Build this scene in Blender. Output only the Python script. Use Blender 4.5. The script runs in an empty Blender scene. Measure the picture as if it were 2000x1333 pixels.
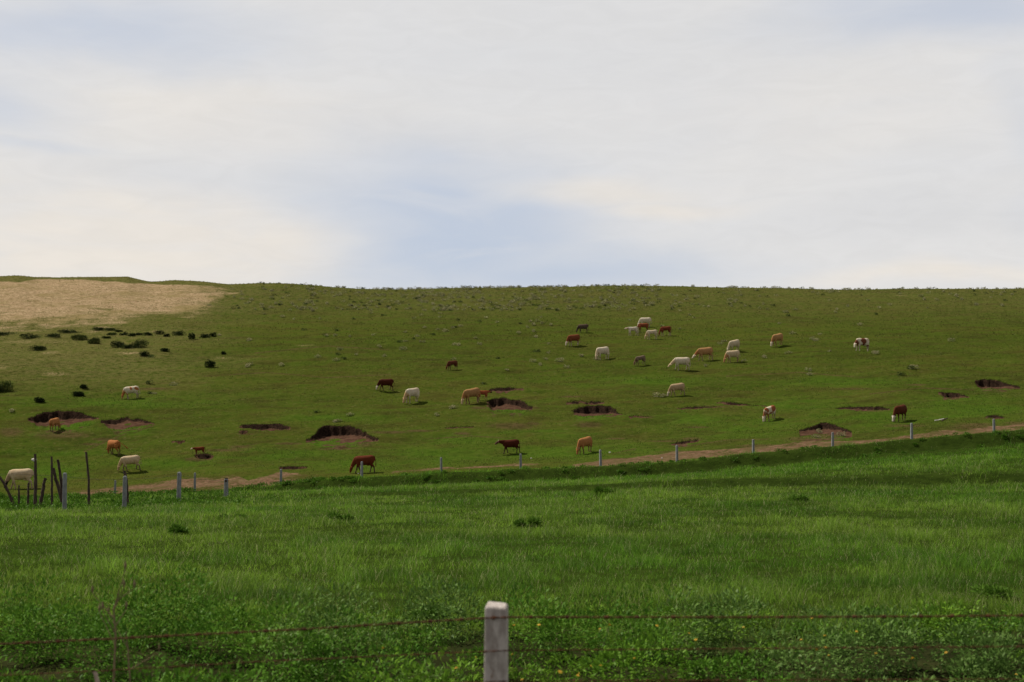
import bpy, bmesh, math, random
import numpy as np
from mathutils import Vector, Matrix

random.seed(7)
RNG = np.random.default_rng(11)
SC = bpy.context.scene
COL = SC.collection

# ------------------------------------------------------------------ camera
F = 2000 * 50.0 / 36.0            # focal length in photograph pixels
CX, CY = 1000.0, 666.5
HC = 2.1                          # eye height (car window)
V0 = 870.0                        # level line in the photograph
PITCH = math.atan((V0 - CY) / F)
CP, SP = math.cos(PITCH), math.sin(PITCH)

cam = bpy.data.cameras.new("camera")
cam.lens = 50.0
cam.sensor_width = 36.0
cam.clip_start = 0.1
cam.clip_end = 3000.0
cam.dof.use_dof = True
cam.dof.focus_distance = 95.0
cam.dof.aperture_fstop = 3.6
camo = bpy.data.objects.new("camera", cam)
camo.location = (0, 0, HC)
camo.rotation_euler = (math.pi / 2 + PITCH, 0, 0)
COL.objects.link(camo)
SC.camera = camo

# ------------------------------------------------------------------ light
SUN_DIR = Vector((-0.55, 0.22, 0.80)).normalized()      # towards the sun
sun = bpy.data.lights.new("sun", 'SUN')
sun.energy = 5.0
sun.angle = math.radians(0.55)
sun.color = (1.0, 0.94, 0.84)
suno = bpy.data.objects.new("sun", sun)
suno.rotation_euler = SUN_DIR.to_track_quat('Z', 'Y').to_euler()
suno.location = (-20, 10, 60)
COL.objects.link(suno)

SC.view_settings.view_transform = 'Standard'
SC.view_settings.look = 'None'
SC.view_settings.exposure = 0.0
SC.view_settings.gamma = 1.0

world = bpy.data.worlds.new("World")
SC.world = world
world.use_nodes = True


class NT:
    """tiny node-tree helper"""
    def __init__(self, nt):
        self.nt = nt
        nt.nodes.clear()

    def n(self, t, **kw):
        nd = self.nt.nodes.new(t)
        for k, v in kw.items():
            setattr(nd, k, v)
        return nd

    def link(self, a, b):
        self.nt.links.new(a, b)

    def put(self, sock, v):
        if isinstance(v, bpy.types.NodeSocket):
            self.link(v, sock)
        elif isinstance(v, (tuple, list)) and len(v) == 3 and sock.type == 'RGBA':
            sock.default_value = (*v, 1)
        else:
            sock.default_value = v

    def math(self, op, a, b=None, c=None, clamp=False):
        nd = self.n('ShaderNodeMath', operation=op, use_clamp=clamp)
        self.put(nd.inputs[0], a)
        if b is not None:
            self.put(nd.inputs[1], b)
        if c is not None:
            self.put(nd.inputs[2], c)
        return nd.outputs[0]

    def mix(self, f, a, b, blend='MIX'):
        nd = self.n('ShaderNodeMix', data_type='RGBA', blend_type=blend)
        nd.clamp_factor = True
        self.put(nd.inputs[0], f)
        self.put(nd.inputs[6], a)
        self.put(nd.inputs[7], b)
        return nd.outputs[2]

    def smooth(self, x, lo, hi, a=0.0, b=1.0):
        nd = self.n('ShaderNodeMapRange', interpolation_type='SMOOTHSTEP')
        self.put(nd.inputs[0], x)
        nd.inputs[1].default_value = lo
        nd.inputs[2].default_value = hi
        nd.inputs[3].default_value = a
        nd.inputs[4].default_value = b
        return nd.outputs[0]

    def noise(self, vec, scale, detail=3.0, rough=0.55, dist=0.0):
        nd = self.n('ShaderNodeTexNoise')
        if vec is not None:
            self.link(vec, nd.inputs['Vector'])
        nd.inputs['Scale'].default_value = scale
        nd.inputs['Detail'].default_value = detail
        nd.inputs['Roughness'].default_value = rough
        nd.inputs['Distortion'].default_value = dist
        return nd.outputs[0]

    def mapping(self, vec, scale=(1, 1, 1), loc=(0, 0, 0), rot=(0, 0, 0)):
        nd = self.n('ShaderNodeMapping')
        self.link(vec, nd.inputs[0])
        nd.inputs[1].default_value = loc
        nd.inputs[2].default_value = rot
        nd.inputs[3].default_value = scale
        return nd.outputs[0]


def build_world():
    g = NT(world.node_tree)
    out = g.n('ShaderNodeOutputWorld')
    bg = g.n('ShaderNodeBackground')
    bg.inputs[1].default_value = 0.1
    g.link(bg.outputs[0], out.inputs[0])
    sky = g.n('ShaderNodeTexSky', sky_type='NISHITA')
    sky.sun_disc = False
    sky.sun_elevation = math.asin(SUN_DIR.z)
    sky.sun_rotation = math.atan2(SUN_DIR.x, SUN_DIR.y)
    sky.altitude = 900
    sky.air_density = 1.0
    sky.dust_density = 2.0
    sky.ozone_density = 1.0
    tc = g.n('ShaderNodeTexCoord')
    sep = g.n('ShaderNodeSeparateXYZ')
    g.link(tc.outputs['Generated'], sep.inputs[0])
    az = g.math('ARCTAN2', sep.outputs[0], sep.outputs[1])
    el = g.math('ARCSINE', sep.outputs[2])
    # cloud field lives in azimuth / elevation of the sky
    comb = g.n('ShaderNodeCombineXYZ')
    g.link(az, comb.inputs[0])
    g.link(el, comb.inputs[1])
    sv = comb.outputs[0]
    n1 = g.noise(g.mapping(sv, (3.2, 9.0, 1), (3.1, 0.4, 0)), 1.6, 4.0, 0.52, 0.6)
    n2 = g.noise(g.mapping(sv, (4.0, 15.0, 1), (7.7, 2.4, 0), (0, 0, 0.25)), 2.4, 5.0, 0.55, 0.9)
    nb = g.noise(g.mapping(sv, (5.0, 12.0, 1), (1.7, 5.4, 0)), 1.5, 3.0, 0.5)
    nc = g.noise(g.mapping(sv, (5.0, 12.0, 1), (11.7, 9.4, 0)), 1.5, 3.0, 0.5)
    azd = g.math('ADD', az, g.math('MULTIPLY', g.math('SUBTRACT', nb, 0.5), 0.10))
    eld = g.math('ADD', el, g.math('MULTIPLY', g.math('SUBTRACT', nc, 0.5), 0.045))

    def blob(u, v, ru, rv, soft=1.0):
        a0, e0 = (u - CX) / F, (V0 - v) / F
        dx = g.math('DIVIDE', g.math('SUBTRACT', azd, a0), ru / F)
        dy = g.math('DIVIDE', g.math('SUBTRACT', eld, e0), rv / F)
        r2 = g.math('ADD', g.math('MULTIPLY', dx, dx), g.math('MULTIPLY', dy, dy))
        return g.smooth(g.math('SQRT', r2), 1.0 + soft * 0.5, max(0.0, 1.0 - soft), 0.0, 1.0)

    def total(lst):
        acc = None
        for (u, v, ru, rv, amt, soft) in lst:
            b = g.math('MULTIPLY', blob(u, v, ru, rv, soft), amt)
            acc = b if acc is None else g.math('MAXIMUM', acc, b)
        return acc

    holes = total([(880, 470, 315, 185, 0.90, 0.95), (1080, 535, 420, 55, 0.80, 1.0), (860, 330, 260, 70, 0.5, 1.0),
                   (180, 105, 360, 80, 0.64, 1.0), (20, 245, 130, 65, 0.5, 1.0), (45, 330, 140, 13, 0.25, 1.0),
                   (1830, 60, 330, 85, 0.62, 1.0), (1990, 300, 60, 200, 0.2, 1.0)])
    creams = total([(290, 495, 410, 105, 1.0, 0.45), (60, 430, 260, 80, 0.6, 0.9),
                    (1180, 372, 230, 34, 0.8, 0.9), (1310, 405, 160, 26, 0.8, 0.9), (1850, 548, 330, 22, 0.8, 1.0),
                    (400, 245, 420, 80, 0.5, 1.0), (1600, 240, 420, 120, 0.3, 1.0)])
    greys = total([(1250, 100, 700, 140, 0.5, 1.0), (430, 370, 320, 40, 0.6, 1.0), (1750, 440, 340, 60, 0.6, 1.0), (820, 260, 420, 60, 0.5, 1.0)])
    cover = g.math('ADD', 0.93, g.math('MULTIPLY', g.math('SUBTRACT', n1, 0.5), 0.35))
    holes = g.math('MULTIPLY', holes, g.math('SUBTRACT', 1.0, g.math('MULTIPLY', creams, 0.9)))
    cover = g.math('SUBTRACT', cover, g.math('MULTIPLY', holes, g.smooth(n2, 0.2, 0.55, 0.7, 1.0)), clamp=True)
    cloud = g.mix(g.math('MULTIPLY', creams, g.smooth(n2, 0.25, 0.6, 0.55, 1.0)), (7.6, 7.5, 7.4), (8.45, 7.85, 7.05))
    cloud = g.mix(g.math('MULTIPLY', greys, g.smooth(n1, 0.3, 0.7, 0.3, 1.0)), cloud, (6.7, 6.72, 6.85))
    n3 = g.noise(g.mapping(sv, (9.0, 34.0, 1), (2.7, 6.4, 0), (0, 0, 0.2)), 2.2, 6.0, 0.6, 1.2)
    cloud = g.mix(1.0, cloud, g.smooth(n3, 0.25, 0.75, 0.975, 1.02), 'MULTIPLY')
    blue = g.mix(0.80, sky.outputs[0], (5.55, 6.15, 7.35))
    # sky dimmed overhead and behind the camera, out of view, to deepen the shade
    thin = g.smooth(el, 0.34, 0.95, 1.0, 0.30)
    thin = g.math('MULTIPLY', thin, g.smooth(sep.outputs[1], -0.35, 0.45, 0.70, 1.0))
    g.link(g.mix(1.0, g.mix(cover, blue, cloud), thin, 'MULTIPLY'), bg.inputs[0])


build_world()


# ------------------------------------------------------------------ helpers
def tag(o, label=None, cat=None, group=None, kind=None):
    if label: o['label'] = label
    if cat: o['category'] = cat
    if group: o['group'] = group
    if kind: o['kind'] = kind
    return o


def link_obj(name, me, mat=None, parent=None, loc=None):
    o = bpy.data.objects.new(name, me)
    COL.objects.link(o)
    if mat is not None:
        mats = mat if isinstance(mat, (list, tuple)) else [mat]
        for m in mats:
            me.materials.append(m)
    if parent is not None:
        o.parent = parent
    if loc is not None:
        o.location = loc
    return o


def mesh_from(name, verts, faces):
    me = bpy.data.meshes.new(name)
    me.from_pydata([tuple(v) for v in verts], [], [tuple(f) for f in faces])
    me.update()
    return me


def np_mesh(name, V, loops, starts, totals, cols=None, smooth=False):
    me = bpy.data.meshes.new(name)
    me.vertices.add(len(V))
    me.vertices.foreach_set('co', np.ascontiguousarray(V, np.float32).ravel())
    me.loops.add(len(loops))
    me.loops.foreach_set('vertex_index', np.ascontiguousarray(loops, np.int32))
    me.polygons.add(len(starts))
    me.polygons.foreach_set('loop_start', np.ascontiguousarray(starts, np.int32))
    if hasattr(me.polygons[0], 'loop_total') and totals is not None:
        try:
            me.polygons.foreach_set('loop_total', np.ascontiguousarray(totals, np.int32))
        except Exception:
            pass
    if cols is not None:
        for nm, arr in cols.items():
            a = me.attributes.new(nm, 'FLOAT_COLOR', 'POINT')
            a.data.foreach_set('color', np.ascontiguousarray(arr, np.float32).ravel())
    me.update(calc_edges=True)
    if smooth:
        me.polygons.foreach_set('use_smooth', np.ones(len(starts), bool))
    return me


def hash2(ix, iy, seed):
    h = (ix.astype(np.int64) * 374761393 + iy.astype(np.int64) * 668265263 + seed * 1442695041) & 0xFFFFFFFF
    h = ((h ^ (h >> 13)) * 1274126177) & 0xFFFFFFFF
    h = h ^ (h >> 16)
    return (h & 0xFFFFFF).astype(np.float64) / float(0xFFFFFF)


def vnoise(x, y, seed=0):
    xi, yi = np.floor(x), np.floor(y)
    fx, fy = x - xi, y - yi
    fx = fx * fx * (3 - 2 * fx)
    fy = fy * fy * (3 - 2 * fy)
    a, b = hash2(xi, yi, seed), hash2(xi + 1, yi, seed)
    c, d = hash2(xi, yi + 1, seed), hash2(xi + 1, yi + 1, seed)
    return (a * (1 - fx) + b * fx) * (1 - fy) + (c * (1 - fx) + d * fx) * fy


def fbm(x, y, seed=0, octs=4):
    s, amp, tot = 0.0, 1.0, 0.0
    for k in range(octs):
        s = s + amp * vnoise(x * 2 ** k + 17.3 * k, y * 2 ** k - 9.1 * k, seed + k)
        tot += amp
        amp *= 0.5
    return s / tot


def sstep(x, a, b):
    t = np.clip((x - a) / (b - a), 0, 1)
    return t * t * (3 - 2 * t)


def ray(u, v):
    """direction through a photograph pixel, scaled to Y = 1"""
    a, b = (np.asarray(u, float) - CX) / F, (CY - np.asarray(v, float)) / F
    wy = CP - SP * b
    wz = SP + CP * b
    return a / wy, wz / wy


def project(X, Y, Z):
    z = Z - HC
    d = CP * Y + SP * z
    d = np.where(d < 0.05, 0.05, d)
    up = -SP * Y + CP * z
    return CX + F * X / d, CY - F * up / d


# ------------------------------------------------------------------ terrain profile
def pl(*p):
    a = np.array(p, float)
    return a[:, 0], a[:, 1]


LIP = pl((0, 968), (300, 960), (500, 947), (600, 936), (700, 929), (862, 920), (1017, 913), (1173, 906),
         (1322, 896), (1471, 882), (1626, 868), (1780, 854), (1941, 841), (2000, 837))
LINES = [  # depth, image rows along the picture
    (45.0, pl((0, 1016), (1000, 1014), (2000, 1008))),
    (73.6, pl((0, 990), (600, 972), (1000, 966), (1300, 956), (1700, 950), (2000, 944))),
    (74.6, pl((0, 988), (600, 966), (1000, 955), (1300, 940), (1700, 931), (2000, 923))),
    (101.6, pl((0, 986), (300, 977), (500, 964), (600, 962), (800, 952), (1000, 944), (1200, 935), (1400, 922), (1600, 901), (1800, 883), (2000, 871))),
    (103.0, (LIP[0], LIP[1] + 5)),
    (106.0, (LIP[0], LIP[1] + 9)),
    (114.0, pl((0, 952), (130, 950), (300, 938), (450, 924), (600, 917), (862, 907), (1017, 900), (1173, 890), (1322, 877),
               (1471, 863), (1626, 847), (1780, 836), (2000, 820))),
    (128.0, pl((0, 845), (500, 832), (1000, 815), (1500, 796), (2000, 772))),
    (153.0, pl((0, 730), (500, 722), (1000, 713), (1500, 705), (2000, 695))),
    (192.0, pl((0, 640), (500, 636), (1000, 628), (1500, 626), (2000, 626))),
    (240.0, pl((-40, 541), (0, 541), (35, 539), (72, 543), (130, 543), (200, 542), (250, 541.5), (266, 546), (290, 551), (312, 551), (335, 549),
               (400, 552), (450, 557), (500, 555), (560, 555), (600, 558), (650, 563), (720, 567), (780, 568), (900, 565), (1000, 564),
               (1100, 561), (1180, 560), (1300, 561), (1400, 563), (1500, 564), (1650, 567), (1800, 566), (2000, 565))),
]
NT_ = 401
TT = np.linspace(-0.40, 0.40, NT_)
_Y, _Z = [], []
for y, z in [(-14, 0.55), (3, 0.45), (6, 0.15), (9.5, -0.10), (12.5, -0.04), (16.0, 0.02), (22.0, 0.0)]:
    _Y.append(np.full(NT_, float(y)))
    _Z.append(np.full(NT_, float(z)))
for y, (us, vs) in LINES:
    uu = np.linspace(us.min(), us.max(), 900)
    vv = np.interp(uu, us, vs)
    a, b = ray(uu, vv)
    _Y.append(np.full(NT_, y))
    _Z.append(np.interp(TT, a, HC + b * y))
zc = _Z[-1]
for y, dz in [(262.0, 1.0), (300.0, -1.5), (420.0, -14.0)]:
    _Y.append(np.full(NT_, y))
    _Z.append(zc + dz)
KY, KZ = np.array(_Y), np.array(_Z)
# monotone cubic slopes, per column
_h = np.diff(KY, axis=0)
_d = np.diff(KZ, axis=0) / _h
KM = np.zeros_like(KZ)
_w1, _w2 = 2 * _h[1:] + _h[:-1], _h[1:] + 2 * _h[:-1]
with np.errstate(divide='ignore', invalid='ignore'):
    hm = (_w1 + _w2) / (_w1 / _d[:-1] + _w2 / _d[1:])
KM[1:-1] = np.where(_d[:-1] * _d[1:] > 0, hm, 0)
KM[0], KM[-1] = _d[0], _d[-1]
KY1 = KY[:, 0]


def profile(X, Y):
    X = np.asarray(X, float)
    Y = np.asarray(Y, float)
    t = np.clip(X / np.maximum(Y, 30.0), -0.3999, 0.3999)
    ft = (t + 0.40) / 0.80 * (NT_ - 1)
    i = np.floor(ft).astype(int)
    w = ft - i
    k = np.clip(np.searchsorted(KY1, Y, side='right') - 1, 0, len(KY1) - 2)
    h = KY1[k + 1] - KY1[k]
    s = np.clip((Y - KY1[k]) / h, 0, 1)

    def g(A, kk):
        return A[kk, i] * (1 - w) + A[kk, i + 1] * w
    z0, z1, m0, m1 = g(KZ, k), g(KZ, k + 1), g(KM, k), g(KM, k + 1)
    s2, s3 = s * s, s * s * s
    return (2 * s3 - 3 * s2 + 1) * z0 + (s3 - 2 * s2 + s) * h * m0 + (-2 * s3 + 3 * s2) * z1 + (s3 - s2) * h * m1


def bumps(X, Y):
    hill = sstep(Y, 110, 122)
    low = hill * (1 - sstep(Y, 150, 185))
    b = hill * (fbm(X / 9.0, Y / 4.5, 5) - 0.5) * 0.34
    b = b + low * (fbm(X / 7.0, Y / 2.6, 9) - 0.5) * 0.75
    b = b + hill * (fbm(X / 1.8, Y / 1.1, 21, 3) - 0.5) * 0.16
    fld = sstep(Y, 9, 14) * (1 - sstep(Y, 98, 104))
    b = b + fld * (fbm(X / 4.0, Y / 4.0, 31) - 0.5) * 0.16
    b = b + sstep(Y, 5, 9) * (1 - sstep(Y, 14, 20)) * (fbm(X / 1.3, Y / 1.3, 33, 3) - 0.5) * 0.30
    b = b + sstep(Y, 98, 101) * (1 - sstep(Y, 103.5, 105)) * (fbm(X / 2.2, Y / 2.2, 35, 3) - 0.5) * 0.30
    return b


# erosion hollows: rows of back edge, foot of the bank, front lip along the picture
HOLLOWS = [
    [(54, 821, 821.4, 822), (70, 814, 823, 834), (85, 810, 825, 841), (105, 808, 819.5, 843), (140, 808, 818, 839), (168, 811, 816.5, 831), (192, 817, 817.6, 819)],
    [(197, 824, 824.4, 826), (212, 820, 829, 838), (228, 817, 828, 845), (249, 812.5, 819, 845), (254, 817, 822, 844), (272, 816, 822.5, 840), (280, 823, 825, 834), (302, 827, 827.5, 829)],
    [(468, 835, 835.4, 837), (485, 833, 837, 842), (505, 832, 838.5, 845), (526, 830, 837.5, 846), (545, 834, 839, 845), (568, 839.5, 840, 842)],
    [(598, 862, 862.5, 866), (612, 852, 859, 870), (620, 844, 854, 873), (630, 836, 851, 874), (650, 833.5, 850, 873), (685, 833.5, 849, 872), (704, 838, 850, 872), (716, 850, 853, 868), (740, 861, 861.5, 864)],
    [(951, 783, 784, 796), (961, 777.5, 795, 804), (975, 776, 793, 806), (988, 775.5, 788, 806), (996, 779, 790, 806), (1012, 780, 793, 806), (1024, 783, 797, 805), (1040, 799, 799.5, 801)],
    [(1115, 801, 801.6, 803), (1126, 796, 808, 815), (1150, 793, 808, 817), (1177, 792.5, 807, 816), (1192, 795, 806, 815), (1204, 802, 806, 814), (1216, 809, 809.4, 811)],
    [(1905, 745, 746.5, 750), (1914, 744, 757, 761), (1935, 744.5, 756.5, 763), (1955, 746, 757, 763), (1970, 749, 753, 762), (1992, 755, 755.6, 757)],
    [(1833, 764, 765, 768), (1842, 764, 772, 776), (1852, 764.5, 778, 780), (1870, 766, 777, 780), (1880, 771, 774, 778), (1892, 775, 775.5, 777)],
    [(1562, 842, 842.5, 858), (1588, 835, 840, 862), (1607, 830, 838, 863), (1630, 833, 837, 863), (1650, 840, 842, 861), (1664, 847, 847.5, 858)],
    [(1628, 797, 797.4, 799), (1655, 793, 797.5, 803), (1675, 794, 799, 804), (1700, 797.5, 801, 805), (1737, 801, 801.4, 803)],
    [(1322, 796.5, 796.9, 798), (1345, 792.5, 797.5, 801), (1380, 792, 796.5, 800), (1400, 796, 796.3, 797)],
    [(944, 765, 765.3, 766), (968, 761, 764.5, 767), (1000, 759.5, 763, 766), (1022, 762, 762.3, 763)],
    [(1106, 786, 786.3, 787), (1130, 783.5, 786.2, 788), (1180, 784, 785.3, 787)],
    [(1400, 787, 787.3, 788), (1425, 787.5, 790.5, 792), (1455, 789.5, 792, 794), (1497, 793, 793.3, 794)],
    [(868, 835, 835.3, 836), (885, 832, 834.8, 837), (915, 831, 833, 835), (925, 832, 832.2, 833)],
    [(380, 894, 894.3, 895), (390, 891.5, 894.5, 899), (405, 891, 896, 900), (416, 894, 894.4, 896)],
    [(335, 866, 866.2, 867), (350, 865.5, 868, 869), (362, 866, 866.2, 867)],
    [(468, 848, 848.2, 849), (475, 847, 850, 852), (484, 849, 849.2, 850)],
    [(545, 916, 916.2, 918), (570, 913.5, 916.5, 920), (600, 915.5, 915.8, 917)],
    [(1310, 869, 869.3, 871), (1335, 864.5, 867.5, 871), (1365, 861.5, 861.8, 864)],
    [(1228, 816, 816.3, 817), (1245, 813.5, 816.5, 818), (1268, 815, 815.2, 816)],
    [(1925, 816, 816.3, 818), (1940, 813.5, 816.5, 820), (1962, 816.5, 816.8, 818)],
    [(1760, 724, 724.2, 725), (1790, 751, 752, 753), (1812, 753, 753.2, 754)],
]
HOL = []


def solve_depth(u, v, y0=106.5, y1=238.0):
    ys = np.arange(y0, y1, 0.04)
    a, b = ray(u, v)
    z = profile(a * ys, ys)
    f = z - (HC + b * ys)
    k = np.argmax(f >= 0)
    if f[k] < 0:
        k = len(ys) - 1
    return ys[k]


for hn, hol in enumerate(HOLLOWS[:-1]):
    A = np.array(hol, float)
    us = np.linspace(A[0, 0], A[-1, 0], 120)
    t_, yb, zw, yf, zf = [], [], [], [], []
    for u in us:
        uj = u + (float(fbm(np.array(u / 6.0), np.array(hn * 5.7), 13, 2)) - 0.5) * 9.0
        vb, vw, vf = (sum(np.interp(uj + k, A[:, 0], A[:, c]) for k in (-3.5, -1.2, 1.2, 3.5)) / 4 for c in (1, 2, 3))
        edge = min(1.0, (u - us[0]) / 6.0, (us[-1] - u) / 6.0)
        vb += edge * (float(fbm(np.array(u / 7.0), np.array(hn * 3.1), 3, 3)) - 0.5) * 2.8
        vf += edge * (float(fbm(np.array(u / 9.0), np.array(hn * 2.3), 19, 3)) - 0.5) * 8.0
        vw = max(vw, vb + 0.2)
        Yb, Yf = solve_depth(u, vb), solve_depth(u, max(vf, vb + 0.3))
        Yf = min(Yf, Yb - 0.15)
        a, b = ray(u, vw)
        t_.append(a); yb.append(Yb); zw.append(HC + b * Yb)
        yf.append(Yf); zf.append(float(profile(ray(u, vf)[0] * Yf, Yf)))
    HOL.append([np.array(q) for q in (t_, yb, zw, yf, zf)])


def hollow(X, Y, Z):
    """lower the ground inside the hollows; also returns soil weight and floor fraction"""
    soil = np.zeros_like(Z)
    grassy = np.zeros_like(Z)
    wall = np.zeros_like(Z)
    t = X / np.maximum(Y, 30.0)
    for (ht, yb, zw, yf, zf) in HOL:
        sel = (t > ht[0]) & (t < ht[-1]) & (Y > yf.min() - 1) & (Y < yb.max() + 1.5)
        if not np.any(sel):
            continue
        ts, ys, zs = t[sel], Y[sel], Z[sel]
        xs = X[sel]
        b, w, f0, z0 = (np.interp(ts, ht, q) for q in (yb, zw, yf, zf))
        q = np.clip((ys - f0) / np.maximum(b - f0, 0.05), -1, 2)
        inside = (q >= 0) & (q <= 1)
        fl = z0 + (w - z0) * q + (fbm(xs / 0.7, ys / 0.7, 41, 3) - 0.5) * 0.16 * np.clip(q * 3, 0, 1)
        run = np.clip(0.30 + (fbm(xs / 1.3, ys / 1.3, 49, 3) - 0.4) * 1.1, 0.15, 0.80) * np.clip((b - f0) / 2.0, 0.2, 1.0)
        up = sstep(ys, b - run, b + 0.02) ** 1.4
        fl = fl * (1 - up) + np.minimum(fl + 3.0, zs) * up
        zn = np.where(inside & (fl < zs), fl, zs)
        size = np.clip((b - f0) / 4.0, 0.15, 1.0)
        so = np.where(inside, sstep(q + (fbm(xs / 1.3, ys / 0.9, 43, 3) - 0.5) * 1.4, 0.28, 0.54), 0)
        so = np.maximum(so, np.where((q > 1) & (ys < b + 0.22), 1.0, 0))
        rim = np.exp(-((q - 0.05) / 0.30) ** 2) * (q < 0.4) * (0.55 * size)
        wall[sel] = np.maximum(wall[sel], np.where((ys > b - run * 0.9) & (ys < b + 0.16), 1.0, 0.0) * sstep(size, 0.1, 0.3))
        soil[sel] = np.maximum(soil[sel], np.maximum(so, rim * sstep(fbm(xs / 1.6, ys / 1.0, 47, 3), 0.4, 0.6)))
        grassy[sel] = np.maximum(grassy[sel], np.exp(-((q - 0.18) / 0.22) ** 2) * size)
        Z[sel] = zn
    return Z, soil, grassy, wall


def ground(X, Y, extra=False):
    X = np.atleast_1d(np.asarray(X, float)).copy()
    Y = np.atleast_1d(np.asarray(Y, float)).copy()
    X, Y = np.broadcast_arrays(X, Y)
    X, Y = X.copy(), Y.copy()
    Z = profile(X, Y) + bumps(X, Y)
    Z, soil, gr, wall = hollow(X, Y, Z)
    return (Z, soil, gr, wall) if extra else Z


def hit(u, v, ymin=105.5, ymax=262.0, step=0.05):
    ys = np.arange(ymin, ymax, step)
    a, b = ray(u, v)
    z = ground(a * ys, ys)
    f = z - (HC + b * ys)
    k = int(np.argmax(f >= 0))
    if f[k] < 0:
        k = int(np.argmax(f))
    return Vector((float(a * ys[k]), float(ys[k]), float(z[k])))


def ppm(p):
    """photograph pixels per metre at a point"""
    return F / (CP * p.y + SP * (p.z - HC))


# ------------------------------------------------------------------ terrain masks (stand on the land)
def ell(U, V, u, v, ru, rv):
    return np.exp(-(((U - u) / ru) ** 2 + ((V - v) / rv) ** 2) * 1.2)


TRACK_UP = [pl((128, 960), (150, 958), (215, 951), (300, 943), (340, 935), (455, 927), (470, 931), (485, 939), (500, 934), (545, 921), (600, 925), (622, 934)),
            pl((755, 923), (775, 917), (862, 911.5), (960, 907.5), (1017, 902), (1050, 903), (1075, 909)),
            pl((1110, 907), (1173, 897), (1250, 892), (1322, 881), (1400, 879), (1500, 870), (1570, 860), (1650, 858), (1700, 856), (1790, 846), (1860, 838), (1880, 842), (1900, 837), (1960, 830), (2040, 822))]
PATCH = [(90, 668, 62, 7), (180, 648, 42, 5), (98, 690, 26, 6), (0, 715, 26, 9), (110, 731, 42, 7), (200, 640, 30, 3), (255, 681, 16, 3), (255, 690, 40, 4),
         (430, 700, 52, 5), (350, 693, 26, 3), (600, 675, 36, 4), (1760, 577, 20, 2.5), (60, 668, 70, 6), (20, 635, 60, 8), (310, 648, 26, 3)]
BARE = [(1590, 858, 80, 8), (1480, 872, 70, 5), (1350, 884, 90, 5), (1900, 836, 90, 8), (1220, 897, 60, 4), (390, 940, 80, 8), (250, 955, 80, 5), (205, 858, 42, 5), (175, 868, 30, 4), (120, 850, 90, 12), (20, 845, 40, 14), (385, 897, 40, 6), (470, 873, 34, 5), (560, 867, 40, 4), (640, 877, 30, 4), (675, 876, 18, 4),
        (712, 868, 26, 9), (760, 845, 60, 4), (905, 847, 24, 4), (820, 842, 40, 3), (1040, 828, 26, 6), (1000, 832, 70, 10), (1150, 830, 40, 8), (1260, 815, 30, 5), (1360, 835, 44, 3),
        (1120, 775, 40, 3), (1350, 858, 30, 6), (1620, 852, 42, 9), (1900, 832, 60, 8), (1990, 828, 40, 6), (1700, 802, 46, 4), (1660, 760, 60, 3), (1790, 752, 34, 2.5), (1770, 832, 60, 5),
        (1300, 862, 60, 3), (1040, 797, 26, 4), (935, 797, 26, 4), (440, 880, 60, 4), (480, 848, 30, 3), (300, 760, 60, 4), (545, 940, 80, 6), (1200, 857, 40, 3), (1395, 795, 60, 3)]
LUSH = [(150, 832, 30, 9), (270, 842, 40, 8), (660, 866, 50, 8), (1010, 808, 40, 5), (1160, 818, 40, 4), (700, 905, 110, 22), (1120, 885, 240, 22), (860, 890, 160, 22), (1350, 820, 120, 14),
        (1430, 840, 120, 18), (1880, 790, 120, 24), (1700, 815, 140, 20), (1560, 790, 120, 14), (560, 890, 120, 18), (100, 885, 130, 8), (330, 905, 140, 12), (1920, 800, 120, 20), (100, 920, 130, 18),
        (1500, 830, 90, 16), (640, 815, 120, 10), (900, 860, 120, 12), (1130, 855, 80, 10), (240, 785, 200, 14), (1650, 745, 160, 12), (1250, 745, 140, 10)]


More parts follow.
